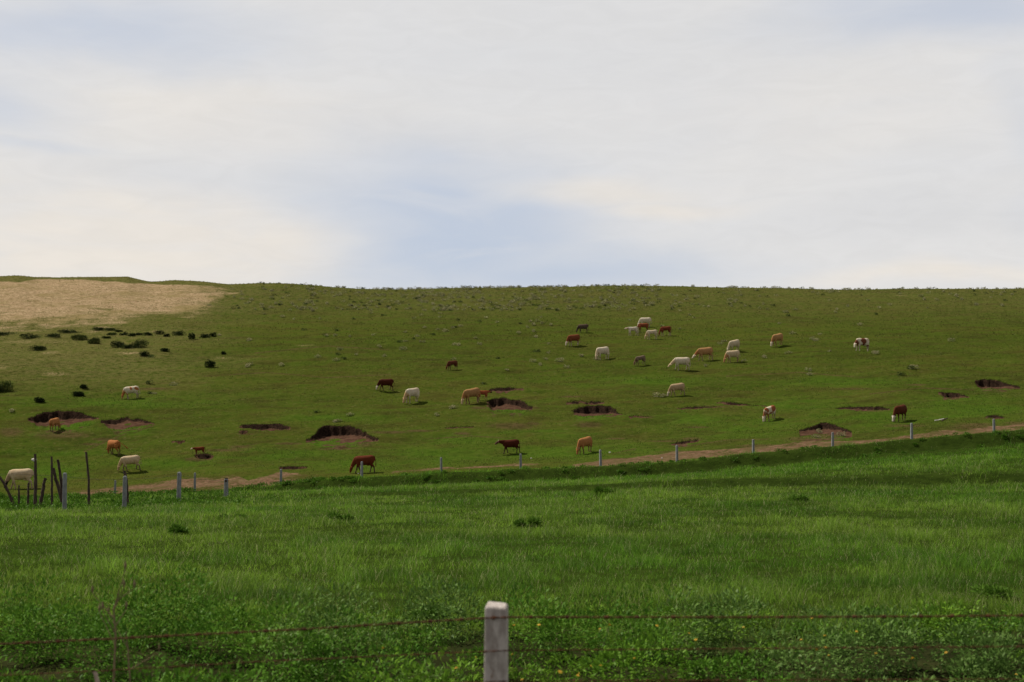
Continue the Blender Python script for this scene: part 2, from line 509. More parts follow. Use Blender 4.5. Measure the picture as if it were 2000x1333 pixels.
def masks(X, Y, Z, soil, grassy, wall):
    U, V = project(X, Y, Z)
    hill = Y > 104.5
    jx = (fbm(X / 5.0, Y / 5.0, 61) - 0.5)
    jy = (fbm(X / 1.3, Y / 1.3, 67, 3) - 0.5)
    # dry sandy slope top left
    low = np.interp(U, *pl((0, 628), (120, 624), (250, 614), (330, 606), (390, 597), (425, 585), (445, 572), (470, 556)))
    sand = sstep(low - V + jx * 40 + jy * 22, -38, 24)
    sand = sand * sstep(495 - U + jx * 160, 0, 150)
    top = np.interp(U, *pl((0, 551), (40, 552), (70, 545), (100, 544), (135, 546), (200, 549), (262, 553), (290, 553), (330, 555), (420, 558), (470, 570)))
    sand = sand * sstep(V - top + jx * 6, -1.5, 2.5) * (U < 520)
    p = np.zeros_like(sand)
    for e in PATCH:
        p = np.maximum(p, ell(U, V, *e))
    sand = np.maximum(sand, np.clip(p, 0, 1) * np.where(U < 330, 0.52, 0.36)) * hill
    dry = (1.2 * sstep(560 - U + jx * 220, 0, 330) * sstep(800 - V, 0, 110) + 0.70 * sstep(655 - V, 0, 85)) * hill
    b = np.zeros_like(sand)
    for e in BARE:
        b = np.maximum(b, ell(U, V, *e))
    def line(pts, wd):
        d = np.full_like(U, 1e9)
        for (u0, v0), (u1, v1) in zip(pts, pts[1:]):
            tt = np.clip(((U - u0) * (u1 - u0) + (V - v0) * (v1 - v0) * 4) / ((u1 - u0) ** 2 + 4 * (v1 - v0) ** 2), 0, 1)
            d = np.minimum(d, np.hypot((U - u0 - tt * (u1 - u0)) * 0.5, V - v0 - tt * (v1 - v0)))
        return np.exp(-(d / wd) ** 2)
    for pts in ([(165, 882), (205, 863), (245, 848)], [(262, 846), (282, 838), (302, 830)], [(452, 878), (480, 871), (505, 866)], [(1195, 887), (1240, 877)],
                [(1340, 872), (1420, 860), (1500, 858)], [(830, 858), (920, 852), (990, 856)], [(500, 690), (640, 676), (760, 684)], [(1700, 770), (1800, 758), (1900, 762)],
                [(400, 735), (520, 728), (640, 738), (760, 732)], [(1420, 735), (1560, 728), (1690, 738)]):
        b = np.maximum(b, line(pts, 2.0) * 0.85)
    bare = np.clip(b, 0, 1)
    ln = np.zeros_like(sand)
    for e in LUSH:
        ln = np.maximum(ln, ell(U, V, *e))
    for pts in ([(1328, 803), (1362, 822), (1400, 842)], [(420, 893), (520, 896), (640, 905)], [(60, 850), (130, 846), (180, 828)], [(1740, 838), (1810, 818), (1880, 812)], [(980, 845), (1080, 842), (1180, 850)]):
        ln = np.maximum(ln, line(pts, 3.0))
    lush = np.clip(ln * 0.75 + grassy, 0, 1) * hill
    tr = np.zeros_like(sand)
    lip = np.interp(U, *LIP)
    for us, vs in TRACK_UP:
        up = np.interp(U, us, vs)
        e = sstep(U, us[0], us[0] + 14) * (1 - sstep(U, us[-1] - 14, us[-1]))
        tr = np.maximum(tr, e * sstep(V - up + jx * 7 + jy * 6, -1.0, 3.0))
    thin = (U > 740) & (U < 1100)
    tr = np.where(thin, tr * (1 - sstep(V - np.interp(U, *pl((740, 926), (862, 917), (1017, 909), (1100, 904))) + jy * 4, 0, 3)), tr)
    track = tr * (Y > 104.0) * (Y < 119.0)
    return np.stack([sand, soil * hill, lush, np.clip(track, 0, 1)], -1), np.stack([hill * 1.0, dry, wall, bare * hill], -1)


def ground_material():
    m = bpy.data.materials.new("ground")
    m.use_nodes = True
    g = NT(m.node_tree)
    out = g.n('ShaderNodeOutputMaterial')
    bs = g.n('ShaderNodeBsdfPrincipled')
    g.link(bs.outputs[0], out.inputs[0])
    bs.inputs['Roughness'].default_value = 0.95
    bs.inputs['Specular IOR Level'].default_value = 0.0
    geo = g.n('ShaderNodeNewGeometry')
    pos = geo.outputs['Position']
    at = g.n('ShaderNodeAttribute', attribute_name='mask')
    at2 = g.n('ShaderNodeAttribute', attribute_name='mask2')
    s1 = g.n('ShaderNodeSeparateColor'); g.link(at.outputs['Color'], s1.inputs[0])
    s2 = g.n('ShaderNodeSeparateColor'); g.link(at2.outputs['Color'], s2.inputs[0])
    sand, dirt, lush, track = s1.outputs[0], s1.outputs[1], s1.outputs[2], at.outputs['Alpha']
    hill, dry, wallm, barem = s2.outputs[0], s2.outputs[1], s2.outputs[2], at2.outputs['Alpha']
    big = g.noise(g.mapping(pos, (0.05, 0.085, 0.085)), 1.0, 4.0, 0.6)
    mid = g.noise(g.mapping(pos, (0.22, 0.5, 0.5)), 1.0, 5.0, 0.65)
    fine = g.noise(g.mapping(pos, (1.6, 2.4, 2.4)), 1.0, 4.0, 0.7)
    vfine = g.noise(g.mapping(pos, (5.0, 5.0, 5.0)), 1.0, 3.0, 0.7)
    tiny = g.noise(g.mapping(pos, (3.0, 3.0, 3.0), (4, 8, 1)), 1.0, 1.0, 0.5)
    def fray(mask, lo, hi, a=0.9, b=0.9):
        """frayed edge: the mask broken by two sizes of noise"""
        q = g.math('ADD', g.math('MULTIPLY', g.math('SUBTRACT', vfine, 0.5), a), g.math('MULTIPLY', g.math('SUBTRACT', mid, 0.5), b))
        q = g.math('MULTIPLY', q, g.smooth(mask, 0.02, 0.3))
        return g.smooth(g.math('ADD', mask, q), lo, hi)

    olive = g.mix(g.smooth(big, 0.32, 0.68), (0.039, 0.053, 0.0082), (0.064, 0.070, 0.0124))
    olive = g.mix(g.smooth(mid, 0.38, 0.68), olive, (0.050, 0.074, 0.0090))
    olive = g.mix(g.math('MULTIPLY', g.smooth(fine, 0.50, 0.72), 0.65), olive, (0.078, 0.070, 0.016))
    olive = g.mix(g.math('MULTIPLY', g.smooth(fine, 0.50, 0.30), 0.50), olive, (0.018, 0.030, 0.005))
    olive = g.mix(g.math('MULTIPLY', g.smooth(mid, 0.52, 0.30), 0.50), olive, (0.036, 0.030, 0.009))
    olive = g.mix(g.math('MULTIPLY', g.smooth(tiny, 0.60, 0.72), 0.5), olive, (0.10, 0.098, 0.030))
    olive = g.mix(g.math('MULTIPLY', dry, g.smooth(fine, 0.35, 0.65)), olive, (0.112, 0.102, 0.034))
    lushc = g.mix(g.smooth(fine, 0.3, 0.7), (0.036, 0.076, 0.0066), (0.060, 0.108, 0.0110))
    lf = g.math('MULTIPLY', lush, g.smooth(mid, 0.28, 0.6, 0.30, 1.0))
    c = g.mix(lf, olive, lushc)
    c = g.mix(g.math('MULTIPLY', fray(barem, 0.35, 1.0, 1.0, 1.4), 0.75), c, g.mix(g.smooth(fine, 0.35, 0.65), (0.050, 0.034, 0.014), (0.090, 0.058, 0.030)))
    sandc = g.mix(g.smooth(fine, 0.3, 0.7), (0.245, 0.165, 0.092), (0.40, 0.295, 0.180))
    sandc = g.mix(g.math('MULTIPLY', g.smooth(mid, 0.48, 0.66), 0.45), sandc, (0.13, 0.11, 0.035))
    sandc = g.mix(g.math('MULTIPLY', g.smooth(vfine, 0.50, 0.36), 0.55), sandc, (0.105, 0.080, 0.030))
    sandc = g.mix(g.math('MULTIPLY', g.smooth(g.noise(g.mapping(pos, (0.09, 0.16, 0.16), (9, 2, 5)), 1.0, 4.0, 0.65), 0.46, 0.66), 0.5), sandc, (0.165, 0.135, 0.045))
    sandc = g.mix(g.math('MULTIPLY', g.smooth(tiny, 0.60, 0.70), 0.6), sandc, (0.08, 0.062, 0.022))
    c = g.mix(fray(sand, 0.30, 0.95, 1.6, 1.9), c, sandc)
    soilc = g.mix(g.smooth(fine, 0.35, 0.7), (0.050, 0.026, 0.016), (0.105, 0.058, 0.038))
    c = g.mix(fray(dirt, 0.25, 0.65, 0.9, 0.9), c, soilc)
    # the cut banks take a much darker earth colour than the floors
    wallc = g.mix(g.smooth(vfine, 0.35, 0.65), (0.011, 0.007, 0.005), (0.032, 0.019, 0.013))
    c = g.mix(g.smooth(wallm, 0.15, 0.45), c, wallc)
    trackc = g.mix(g.smooth(fine, 0.35, 0.68), (0.105, 0.056, 0.035), (0.205, 0.126, 0.082))
    trackc = g.mix(g.math('MULTIPLY', g.smooth(vfine, 0.55, 0.38), 0.6), trackc, (0.075, 0.046, 0.026))
    trackc = g.mix(g.math('MULTIPLY', g.smooth(mid, 0.48, 0.62), 0.7), trackc, (0.07, 0.066, 0.020))
    c = g.mix(fray(track, 0.50, 1.10, 1.5, 2.9), c, trackc)
    field = g.mix(g.smooth(fine, 0.3, 0.7), (0.018, 0.030, 0.005), (0.032, 0.052, 0.008))
    sxyz = g.n('ShaderNodeSeparateXYZ'); g.link(pos, sxyz.inputs[0])
    field = g.mix(g.smooth(sxyz.outputs[1], 14.0, 18.5), g.mix(g.smooth(fine, 0.35, 0.65), (0.016, 0.019, 0.007), (0.032, 0.036, 0.012)), field)
    c = g.mix(hill, field, c)
    g.put(bs.inputs['Base Color'], c)
    bump = g.n('ShaderNodeBump')
    bump.inputs['Strength'].default_value = 0.6
    bump.inputs['Distance'].default_value = 0.12
    g.put(bump.inputs['Height'], g.math('ADD', g.math('MULTIPLY', fine, 0.7), g.math('MULTIPLY', vfine, 0.5)))
    g.link(bump.outputs[0], bs.inputs['Normal'])
    return m


def build_ground():
    s_in = np.linspace(-0.40, 0.40, 1001)
    s_out = 0.40 + np.cumsum(np.linspace(0.004, 0.10, 26))
    S = np.concatenate([-s_out[::-1], s_in, s_out])
    rows = np.concatenate([np.arange(-8, 8, 0.5), np.arange(8, 20, 0.3), np.arange(20, 72, 0.8), np.arange(72, 76, 0.25), np.arange(76, 99, 0.8),
                           np.arange(99, 107, 0.22), np.arange(107, 160, 0.145), np.arange(160, 262, 0.30), np.arange(262, 420, 6.0)])
    Yg, Sg = np.meshgrid(rows, S, indexing='ij')
    Xg = Sg * (Yg + 12.0)
    X, Y = Xg.ravel(), Yg.ravel()
    Z, soil, gr, wall = ground(X, Y, True)
    M1, M2 = masks(X, Y, Z, soil, gr, wall)
    nr, ns = len(rows), len(S)
    idx = np.arange(nr * ns).reshape(nr, ns)
    quads = np.stack([idx[:-1, :-1], idx[:-1, 1:], idx[1:, 1:], idx[1:, :-1]], -1).reshape(-1, 4)
    fy = Y[quads].mean(1)
    ft = M1[:, 3][quads].mean(1)
    sel_t = (ft > 0.5)
    sel_m = (fy < 104.5) & ~sel_t
    sel_h = ~(sel_t | sel_m)
    mat = ground_material()
    P = np.stack([X, Y, Z], -1)
    for name, sel, lab in (('meadow', sel_m, 'green hay meadow sloping from the roadside fence to the far fence'),
                           ('dirt_track', sel_t, 'strip of bare pinkish trampled earth along the far fence'),
                           ('hillside', sel_h, 'grazed green hillside with bare eroded hollows and a dry sandy patch')):
        q = quads[sel]
        used, inv = np.unique(q.ravel(), return_inverse=True)
        n = len(q)
        me = np_mesh(name, P[used], inv, np.arange(n) * 4, np.full(n, 4), {'mask': M1[used], 'mask2': M2[used]}, smooth=True)
        o = link_obj(name, me, mat)
        tag(o, lab, None, None, 'structure')


build_ground()


# ------------------------------------------------------------------ plain materials
def leaf_material(name, gain=1.0, trans=0.35):
    m = bpy.data.materials.new(name)
    m.use_nodes = True
    g = NT(m.node_tree)
    out = g.n('ShaderNodeOutputMaterial')
    at = g.n('ShaderNodeAttribute', attribute_name='col')
    d = g.n('ShaderNodeBsdfDiffuse')
    t = g.n('ShaderNodeBsdfTranslucent')
    gl = g.n('ShaderNodeBsdfGlossy')
    gl.inputs['Roughness'].default_value = 0.45
    gl.inputs['Color'].default_value = (0.5, 0.5, 0.45, 1)
    g.link(at.outputs['Color'], d.inputs[0])
    g.link(at.outputs['Color'], t.inputs[0])
    mx = g.n('ShaderNodeMixShader'); mx.inputs[0].default_value = trans
    g.link(d.outputs[0], mx.inputs[1]); g.link(t.outputs[0], mx.inputs[2])
    mx2 = g.n('ShaderNodeMixShader'); mx2.inputs[0].default_value = 0.012
    g.link(mx.outputs[0], mx2.inputs[1]); g.link(gl.outputs[0], mx2.inputs[2])
    g.link(mx2.outputs[0], out.inputs[0])
    return m


def rough_material(name, c1, c2, scale=(8, 8, 8), rough=0.85, c3=None, bump=0.3, spots=0.62):
    m = bpy.data.materials.new(name)
    m.use_nodes = True
    g = NT(m.node_tree)
    out = g.n('ShaderNodeOutputMaterial')
    bs = g.n('ShaderNodeBsdfPrincipled')
    g.link(bs.outputs[0], out.inputs[0])
    bs.inputs['Roughness'].default_value = rough
    bs.inputs['Specular IOR Level'].default_value = 0.2
    tc = g.n('ShaderNodeTexCoord')
    n = g.noise(g.mapping(tc.outputs['Object'], scale), 1.0, 5.0, 0.65)
    c = g.mix(g.smooth(n, 0.35, 0.68), c1, c2)
    if c3 is not None:
        n2 = g.noise(g.mapping(tc.outputs['Object'], tuple(s * 0.6 for s in scale), (5, 3, 1)), 1.0, 4.0, 0.7)
        c = g.mix(g.smooth(n2, spots, spots + 0.08), c, c3)
    g.put(bs.inputs['Base Color'], c)
    b = g.n('ShaderNodeBump'); b.inputs['Strength'].default_value = bump; b.inputs['Distance'].default_value = 0.01
    g.put(b.inputs['Height'], n)
    g.link(b.outputs[0], bs.inputs['Normal'])
    return m


# ------------------------------------------------------------------ grass blades
def blades(P, h, w, lean, ang, yaw, col, tipcol):
    """three-face tapering bent blades"""
    n = len(P)
    sx, sy = np.cos(yaw), np.sin(yaw)                # width direction
    lx, ly = np.cos(ang) * lean, np.sin(ang) * lean  # bend
    V = np.empty((n, 5, 3), np.float32)
    base = P
    mid = P + np.stack([lx * h * 0.35, ly * h * 0.35, h * 0.6], -1)
    tip = P + np.stack([lx * h, ly * h, h * (1 - 0.35 * lean ** 2)], -1)
    side = np.stack([sx * w, sy * w, np.zeros(n)], -1) * 0.5
    V[:, 0] = base - side; V[:, 1] = base + side
    V[:, 2] = mid + side * 0.75; V[:, 3] = mid - side * 0.75
    V[:, 4] = tip
    C = np.ones((n, 5, 4), np.float32)
    C[:, 0:2, :3] = (col * 0.8 + 0.2 * tipcol * 0.8)[:, None]
    C[:, 2:4, :3] = col[:, None]
    C[:, 4, :3] = tipcol
    k = np.arange(n)[:, None] * 5
    loops = (k + np.array([0, 1, 2, 3, 3, 2, 4])).ravel()
    starts = (np.arange(n)[:, None] * 7 + np.array([0, 4])).ravel()
    totals = np.tile([4, 3], n)
    return V.reshape(-1, 3), loops, starts, totals, C.reshape(-1, 4)


def merge(parts):
    V, L, S, T, C = [], [], [], [], []
    vo = lo = 0
    for (v, l, s, t, c) in parts:
        V.append(v); L.append(l + vo); S.append(s + lo); T.append(t); C.append(c)
        vo += len(v); lo += len(l)
    return [np.concatenate(q) for q in (V, L, S, T, C)]


MAT_GRASS = leaf_material("grass", trans=0.50)
MAT_WEED = leaf_material("weed_leaf", trans=0.22)


def build_grass():
    parts = []
    bins = [(9.5, 15, 90, 0.19, 0.0050), (15, 24, 640, 0.185, 0.0052), (24, 38, 400, 0.19, 0.0070), (38, 60, 205, 0.20, 0.010),
            (60, 82, 120, 0.21, 0.016), (82, 104.6, 92, 0.22, 0.021)]
    for (y0, y1, dens, hh, ww) in bins:
        area = 0.42 * (y1 ** 2 - y0 ** 2) + 3 * (y1 - y0)
        n = int(area * dens)
        Y = np.sqrt(RNG.uniform(y0 ** 2, y1 ** 2, n))
        X = RNG.uniform(-1, 1, n) * (0.42 * Y + 1.5)
        big = fbm(X / 9.0, Y / 9.0, 71, 3)
        cl = fbm(X / 1.1, Y / 1.1, 73, 3)
        pat = fbm(X / 3.2, Y / 2.4, 75, 3)
        keep = RNG.random(n) < np.clip(0.55 + (cl - 0.4) * 2.2, 0.18, 1.0)
        if y0 < 15:
            keep &= RNG.random(n) < sstep(Y, 9, 16) * 0.8 + 0.2
        X, Y, big, cl, pat = X[keep], Y[keep], big[keep], cl[keep], pat[keep]
        n = len(X)
        Z = ground(X, Y)
        tus = sstep(cl, 0.50, 0.72)
        h = 0.80 * hh * (0.50 + 0.85 * RNG.random(n)) * (0.62 + 0.95 * tus) * (0.70 + 1.0 * (pat - 0.2))
        w = ww * (0.7 + 0.6 * RNG.random(n))
        lean = 0.20 + 1.05 * RNG.random(n)
        ang = RNG.uniform(0, 2 * np.pi, n)
        yaw = RNG.normal(0, 0.8, n)
        f = np.clip((big - 0.5) * 2.2 + (pat - 0.5) * 2.0 + 0.5 + RNG.normal(0, 0.22, n), 0, 1)[:, None]
        col = (1 - f) * np.array([0.079, 0.180, 0.014]) + f * np.array([0.138, 0.228, 0.025])
        far = sstep(Y, 70, 100)[:, None]
        col = col * (1 - far * 0.75) + far * 0.75 * np.array([0.092, 0.205, 0.015])
        dk = (tus * (RNG.random(n) < 0.6))[:, None]
        col = col * (1 - 0.30 * dk) + 0.30 * dk * np.array([0.030, 0.090, 0.018])
        sm = fbm(X / 0.42, Y / 0.36, 79, 2)
        col *= (0.50 + 1.0 * sm)[:, None]
        h = h * (0.7 + 0.6 * sm)
        col *= ((0.55 + 0.90 * RNG.random(n)) * (0.80 + 0.8 * (pat - 0.25)))[:, None]
        tip = col * 1.25 + np.array([0.012, 0.010, 0.002])
        # shade painted into the blade colour along the furrow and the bank foot
        shade_strip = np.maximum(np.exp(-((Y - 74.0) / 1.3) ** 2) * sstep(X / Y, -0.12, 0.12), np.exp(-((Y - 101.9) / 0.8) ** 2) * sstep(X / Y, -0.17, -0.10))
        shade_strip = (shade_strip * sstep(fbm(X / 3.0, Y / 2.0, 77, 2), 0.25, 0.5))[:, None]
        col = col * (1 - 0.5 * shade_strip) + 0.5 * shade_strip * np.array([0.026, 0.070, 0.011]) * (0.5 + RNG.random(n))[:, None]
        tip = col * 1.25 + np.array([0.012, 0.010, 0.002]) * (1 - shade_strip)
        h = h * (1 - 0.25 * shade_strip[:, 0])
        dryb = RNG.random(n) < 0.07 * (1 - 0.6 * far[:, 0])
        col[dryb] = np.array([0.34, 0.34, 0.16]) * (0.7 + 0.6 * RNG.random((dryb.sum(), 1)))
        tip[dryb] = col[dryb] * 1.2
        w[dryb] *= 0.7
        h[dryb] *= 1.25
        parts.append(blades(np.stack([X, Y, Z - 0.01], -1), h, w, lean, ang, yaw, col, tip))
    V, L, S, T, C = merge(parts)
    me = np_mesh('grass', V, L, S, T, {'col': C})
    o = link_obj('grass', me, MAT_GRASS)
    tag(o, 'tall green meadow grass between the two fences', 'grass', None, 'stuff')


build_grass()


def build_turf():
    """short grazed tufts over the hill, and ragged turf along the rims of the hollows"""
    parts = []
    for (y0, y1, dens, hh, ww) in ((105.0, 135, 26, 0.085, 0.035), (135, 170, 13, 0.10, 0.05), (170, 243, 5.5, 0.13, 0.075)):
        n = int(0.42 * (y1 ** 2 - y0 ** 2) * dens)
        Y = np.sqrt(RNG.uniform(y0 ** 2, y1 ** 2, n))
        X = RNG.uniform(-1, 1, n) * 0.40 * Y
        Z, soil, gr, wall = ground(X, Y, True)
        M1, M2 = masks(X, Y, Z, soil, gr, wall)
        bad = np.maximum(np.maximum(M1[:, 1] * 1.1, M1[:, 3] * 1.02), np.maximum(M1[:, 0] * 0.80, wall))
        keep = RNG.random(n) > bad
        keep &= RNG.random(n) < np.clip(fbm(X / 4.0, Y / 2.0, 101, 3) * 2.2 - 0.45, 0.08, 1)
        X, Y, Z, M1, M2 = X[keep], Y[keep], Z[keep], M1[keep], M2[keep]
        n = len(X)
        h = hh * (0.4 + 1.0 * RNG.random(n)) * (1 + 0.6 * M1[:, 2])
        w = ww * (0.6 + 0.8 * RNG.random(n))
        f = np.clip(M1[:, 2] + RNG.normal(0, 0.25, n), 0, 1)[:, None]
        d = np.clip(M2[:, 1] + M1[:, 0] * 0.7 + RNG.normal(0, 0.22, n), 0, 1)[:, None]
        col = (1 - f) * np.array([0.078, 0.094, 0.016]) + f * np.array([0.070, 0.150, 0.012])
        col = col * (1 - d) + d * np.array([0.175, 0.165, 0.056])
        col *= (0.45 + 1.1 * RNG.random(n))[:, None]
        parts.append(blades(np.stack([X, Y, Z - 0.01], -1), h, w, 0.2 + 0.8 * RNG.random(n), RNG.uniform(0, 6.28, n), RNG.normal(0, 0.6, n), col, col * 1.2))
    for (ht, yb, zw, yf, zf) in HOL:
        span = (ht[-1] - ht[0]) * yb.mean()
        n = int(span * 70)
        t = RNG.uniform(ht[0], ht[-1], n)
        Y = np.interp(t, ht, yb) + RNG.uniform(0.06, 0.45, n)
        X = t * Y
        Z = ground(X, Y)
        col = np.array([0.050, 0.074, 0.010]) * (0.6 + 0.9 * RNG.random(n))[:, None]
        parts.append(blades(np.stack([X, Y, Z - 0.02], -1), 0.04 + 0.10 * RNG.random(n) ** 2, np.full(n, 0.05), 0.3 + 0.9 * RNG.random(n), RNG.normal(-1.57, 0.8, n), RNG.normal(0, 0.6, n), col, col * 1.2))
    V, L, S, T, C = merge(parts)
    o = link_obj('grazed_turf', np_mesh('grazed_turf', V, L, S, T, {'col': C}), MAT_GRASS)
    tag(o, 'short grazed grass tufts over the hillside', 'grass', None, 'stuff')


build_turf()


# ------------------------------------------------------------------ leafy plants
def leaves(P, D, size, width, col, roll=None):
    """folded diamond leaves from point P along direction D"""
    n = len(P)
    D = D / np.maximum(np.linalg.norm(D, axis=1, keepdims=True), 1e-6)
    R = RNG.normal(0, 1, (n, 3)) * 0.45 + np.array([0, 0, 1.0])
    S = np.cross(D, R)
    S /= np.maximum(np.linalg.norm(S, axis=1, keepdims=True), 1e-6)
    N = np.cross(S, D)
    sz, wd = size[:, None], width[:, None]
    V = np.empty((n, 4, 3), np.float32)
    V[:, 0] = P
    V[:, 1] = P + D * sz * 0.45 + S * wd * 0.5 + N * wd * 0.12
    V[:, 2] = P + D * sz - N * sz * 0.15
    V[:, 3] = P + D * sz * 0.45 - S * wd * 0.5 + N * wd * 0.12
    C = np.ones((n, 4, 4), np.float32)
    C[:, :, :3] = col[:, None]
    k = np.arange(n)[:, None] * 4
    loops = (k + np.array([0, 1, 2, 3])).ravel()
    return V.reshape(-1, 3), loops, np.arange(n) * 4, np.full(n, 4), C.reshape(-1, 4)


def clump(n, rx, ry, rz, ls, lw, c1, c2, lobes=5, inner=0.35, seed=0, updir=0.5):
    """leaf-built bush: several uneven lobes around the origin"""
    r = np.random.default_rng(seed)
    cen = np.stack([np.linspace(-.58, .58, lobes) * rx * r.uniform(.8, 1.1, lobes), r.uniform(-.5, .5, lobes) * ry, r.uniform(0.15, 0.55, lobes) * rz], -1)
    rad = r.uniform(0.30, 0.66, lobes)
    k = r.integers(0, lobes, n)
    d = r.normal(0, 1, (n, 3))
    d /= np.linalg.norm(d, axis=1, keepdims=True)
    q = (inner + (1 - inner) * r.random(n) ** 0.5)
    P = cen[k] + d * (rad[k] * q)[:, None] * np.array([rx, ry, rz])
    P[:, 2] = np.abs(P[:, 2]) * 0.98 + 0.01
    D = d + np.array([0, 0, updir]) + r.normal(0, 0.35, (n, 3))
    f = r.random(n)[:, None]
    lob = (r.random(lobes)[k])[:, None] * 0.6 + f * 0.4
    col = (np.array(c1) * (1 - lob) + np.array(c2) * lob) * (0.86 + 0.28 * r.random(n))[:, None]
    return leaves(P, D, ls * (0.7 + 0.6 * r.random(n)), lw * (0.7 + 0.6 * r.random(n)), col)


def build_weeds():
    parts = []
    count = 0
    spots = []
    for _ in range(9000):
        y = math.sqrt(random.uniform(9.2 ** 2, 17.5 ** 2))
        x = random.uniform(-1, 1) * (0.42 * y + 1.0)
        big = random.random() < 0.55 and y < 15.5
        r = random.uniform(0.42, 0.75) if big else random.uniform(0.18, 0.36)
        if y > 14.5 and random.random() < (y - 14.5) / 3.0:
            continue
        if any((x - a) ** 2 + ((y - b) * 0.70) ** 2 < ((r + c) * 0.80) ** 2 for a, b, c in spots):
            continue
        spots.append((x, y, r))
    for (x, y, r) in spots:
        z = float(ground(x, y)[0])
        kind = float(fbm(np.array(x / 1.8 + 5), np.array(y / 1.5), 89, 2)) + random.uniform(-.18, .18)
        if kind < 0.46:
            c1, c2, hgt = (0.042, 0.122, 0.012), (0.115, 0.240, 0.024), 0.95
        elif kind < 0.60:
            c1, c2, hgt = (0.072, 0.170, 0.014), (0.180, 0.320, 0.030), 0.75
        else:
            c1, c2, hgt = (0.054, 0.122, 0.020), (0.155, 0.250, 0.060), 0.90
        h = min(1.45 * hgt * r, 0.92) if r > 0.4 else 0.8 * hgt * r
        n = int(2600 * r ** 1.6)
        p = clump(int(n * (1.5 if r > 0.4 else 1)), r, r * 0.7, h, 0.052, 0.021, c1, c2, 7 if r > .4 else 4, 0.55, random.randrange(10 ** 6), 0.35)
        parts.append((p[0] + np.array([x, y, z - 0.02], np.float32),) + p[1:])
    n = 9000                                  # low leaves on the earth between the plants
    y = np.sqrt(RNG.uniform(9.2 ** 2, 18.0 ** 2, n))
    x = RNG.uniform(-1, 1, n) * (0.42 * y + 1.0)
    k = fbm(x / 0.8, y / 0.8, 93, 3) > 0.46
    x, y = x[k], y[k]
    n = len(x)
    z = ground(x, y) + RNG.uniform(0.0, 0.10, n)
    d = RNG.normal(0, 1, (n, 3)); d[:, 2] = np.abs(d[:, 2]) * 0.5 + 0.1
    parts.append(leaves(np.stack([x, y, z], -1), d, RNG.uniform(.04, .09, n), RNG.uniform(.018, .035, n), np.array([0.045, 0.115, 0.012]) * RNG.uniform(.6, 1.6, (n, 1))))
    V, L, S, T, C = merge(parts)
    me = np_mesh('roadside_weeds', V, L, S, T, {'col': C})
    o = link_obj('roadside_weeds', me, MAT_WEED)
    tag(o, 'dense leafy green weeds filling the ditch behind the near fence', 'weeds', None, 'stuff')

    # lush growth along the bank under the far fence, and at the far left
    parts = []
    for _ in range(1500):
        if random.random() < 0.5:
            u = random.uniform(-40, 2040)
            if u > 700 and random.random() < 0.7:
                continue
            y = random.uniform(101.6, 104.2)
            dn = 0.5
            sc = random.uniform(0.45, 0.9) * (1.0 if u < 650 else 0.6)
        else:
            u = random.uniform(-40, 640)
            y = random.uniform(60, 103)
            sc = random.uniform(0.6, 1.2)
            if random.random() < (max(0.0, u) / 640.0) ** 1.2:
                continue
        x = (u - CX) / F * y
        if float(fbm(np.array(x / 2.0), np.array(y / 2.0), 87, 2)) < 0.45:
            continue
        z = float(ground(x, y)[0])
        p = clump(70, 0.55 * sc, 0.45 * sc, 0.40 * sc, 0.12, 0.06, (0.042, 0.115, 0.010), (0.095, 0.190, 0.018), 4, 0.3, random.randrange(10 ** 6), 0.5)
        parts.append((p[0] + np.array([x, y, z - 0.03], np.float32),) + p[1:])
    V, L, S, T, C = merge(parts)
    me = np_mesh('bank_weeds', V, L, S, T, {'col': C})
    o = link_obj('bank_weeds', me, MAT_WEED)
    tag(o, 'bright leafy weeds along the bank below the far fence', 'weeds', None, 'stuff')


build_weeds()


def bush_mesh(name, *a, **k):
    V, L, S, T, C = clump(*a, **k)
    return np_mesh(name, V, L, S, T, {'col': C})


# single dark weed clumps standing out of the meadow
WEEDS = [(349, 1046, 26, 22, 'dark green weed clump alone in the meadow, below the third left concrete post'),
         (667, 1018, 40, 18, 'round dark weed clump in the meadow below the grazing red-brown cow'),
         (1028, 1030, 44, 26, 'wide dull green weed clump in mid meadow, right of the picture centre line'),
         (835, 1216, 62, 44, 'dark leafy weed just left of the near concrete post, behind the top wire'),
         (1395, 1158, 64, 40, 'dark grass tussock in the right half of the meadow, well above the barbed wire'),
         (322, 972, 28, 20, 'bushy green weed beside the third concrete post of the left fence'),
         (455, 1016, 50, 16, 'low dark weed clump in the meadow below the dark capped concrete post'),
         (1180, 968, 30, 22, 'bright green weed tuft at the dark furrow in the middle of the meadow'),
         (1560, 980, 26, 16, 'small dark weed tuft in the right of the meadow below the furrow'),
         (1945, 1170, 70, 34, 'dark grassy tussock at the right edge of the meadow, just above the wire')]
for i, (u, v, w, h, lab) in enumerate(WEEDS):
    p = hit(u, v, 12.0, 104.0)
    k = ppm(p)
    bright = 'bright' in lab or 'bushy green' in lab
    c1, c2 = ((0.055, 0.130, 0.012), (0.10, 0.20, 0.02)) if bright else ((0.058, 0.135, 0.016), (0.118, 0.225, 0.026))
    near = p.y < 25
    me = bush_mesh('weed_clump', 800 if near else 520, w / k * 0.55, w / k * 0.5, h / k * 0.75, 0.075 if near else 0.14, 0.022 if near else 0.045, c1, c2, 5 if near else 2, 0.1, 900 + i, 0.45)
    o = link_obj('weed_clump', me, MAT_WEED, loc=p - Vector((0, 0, 0.03)))
    tag(o, lab, 'weed', 'weed clumps standing out of the meadow')


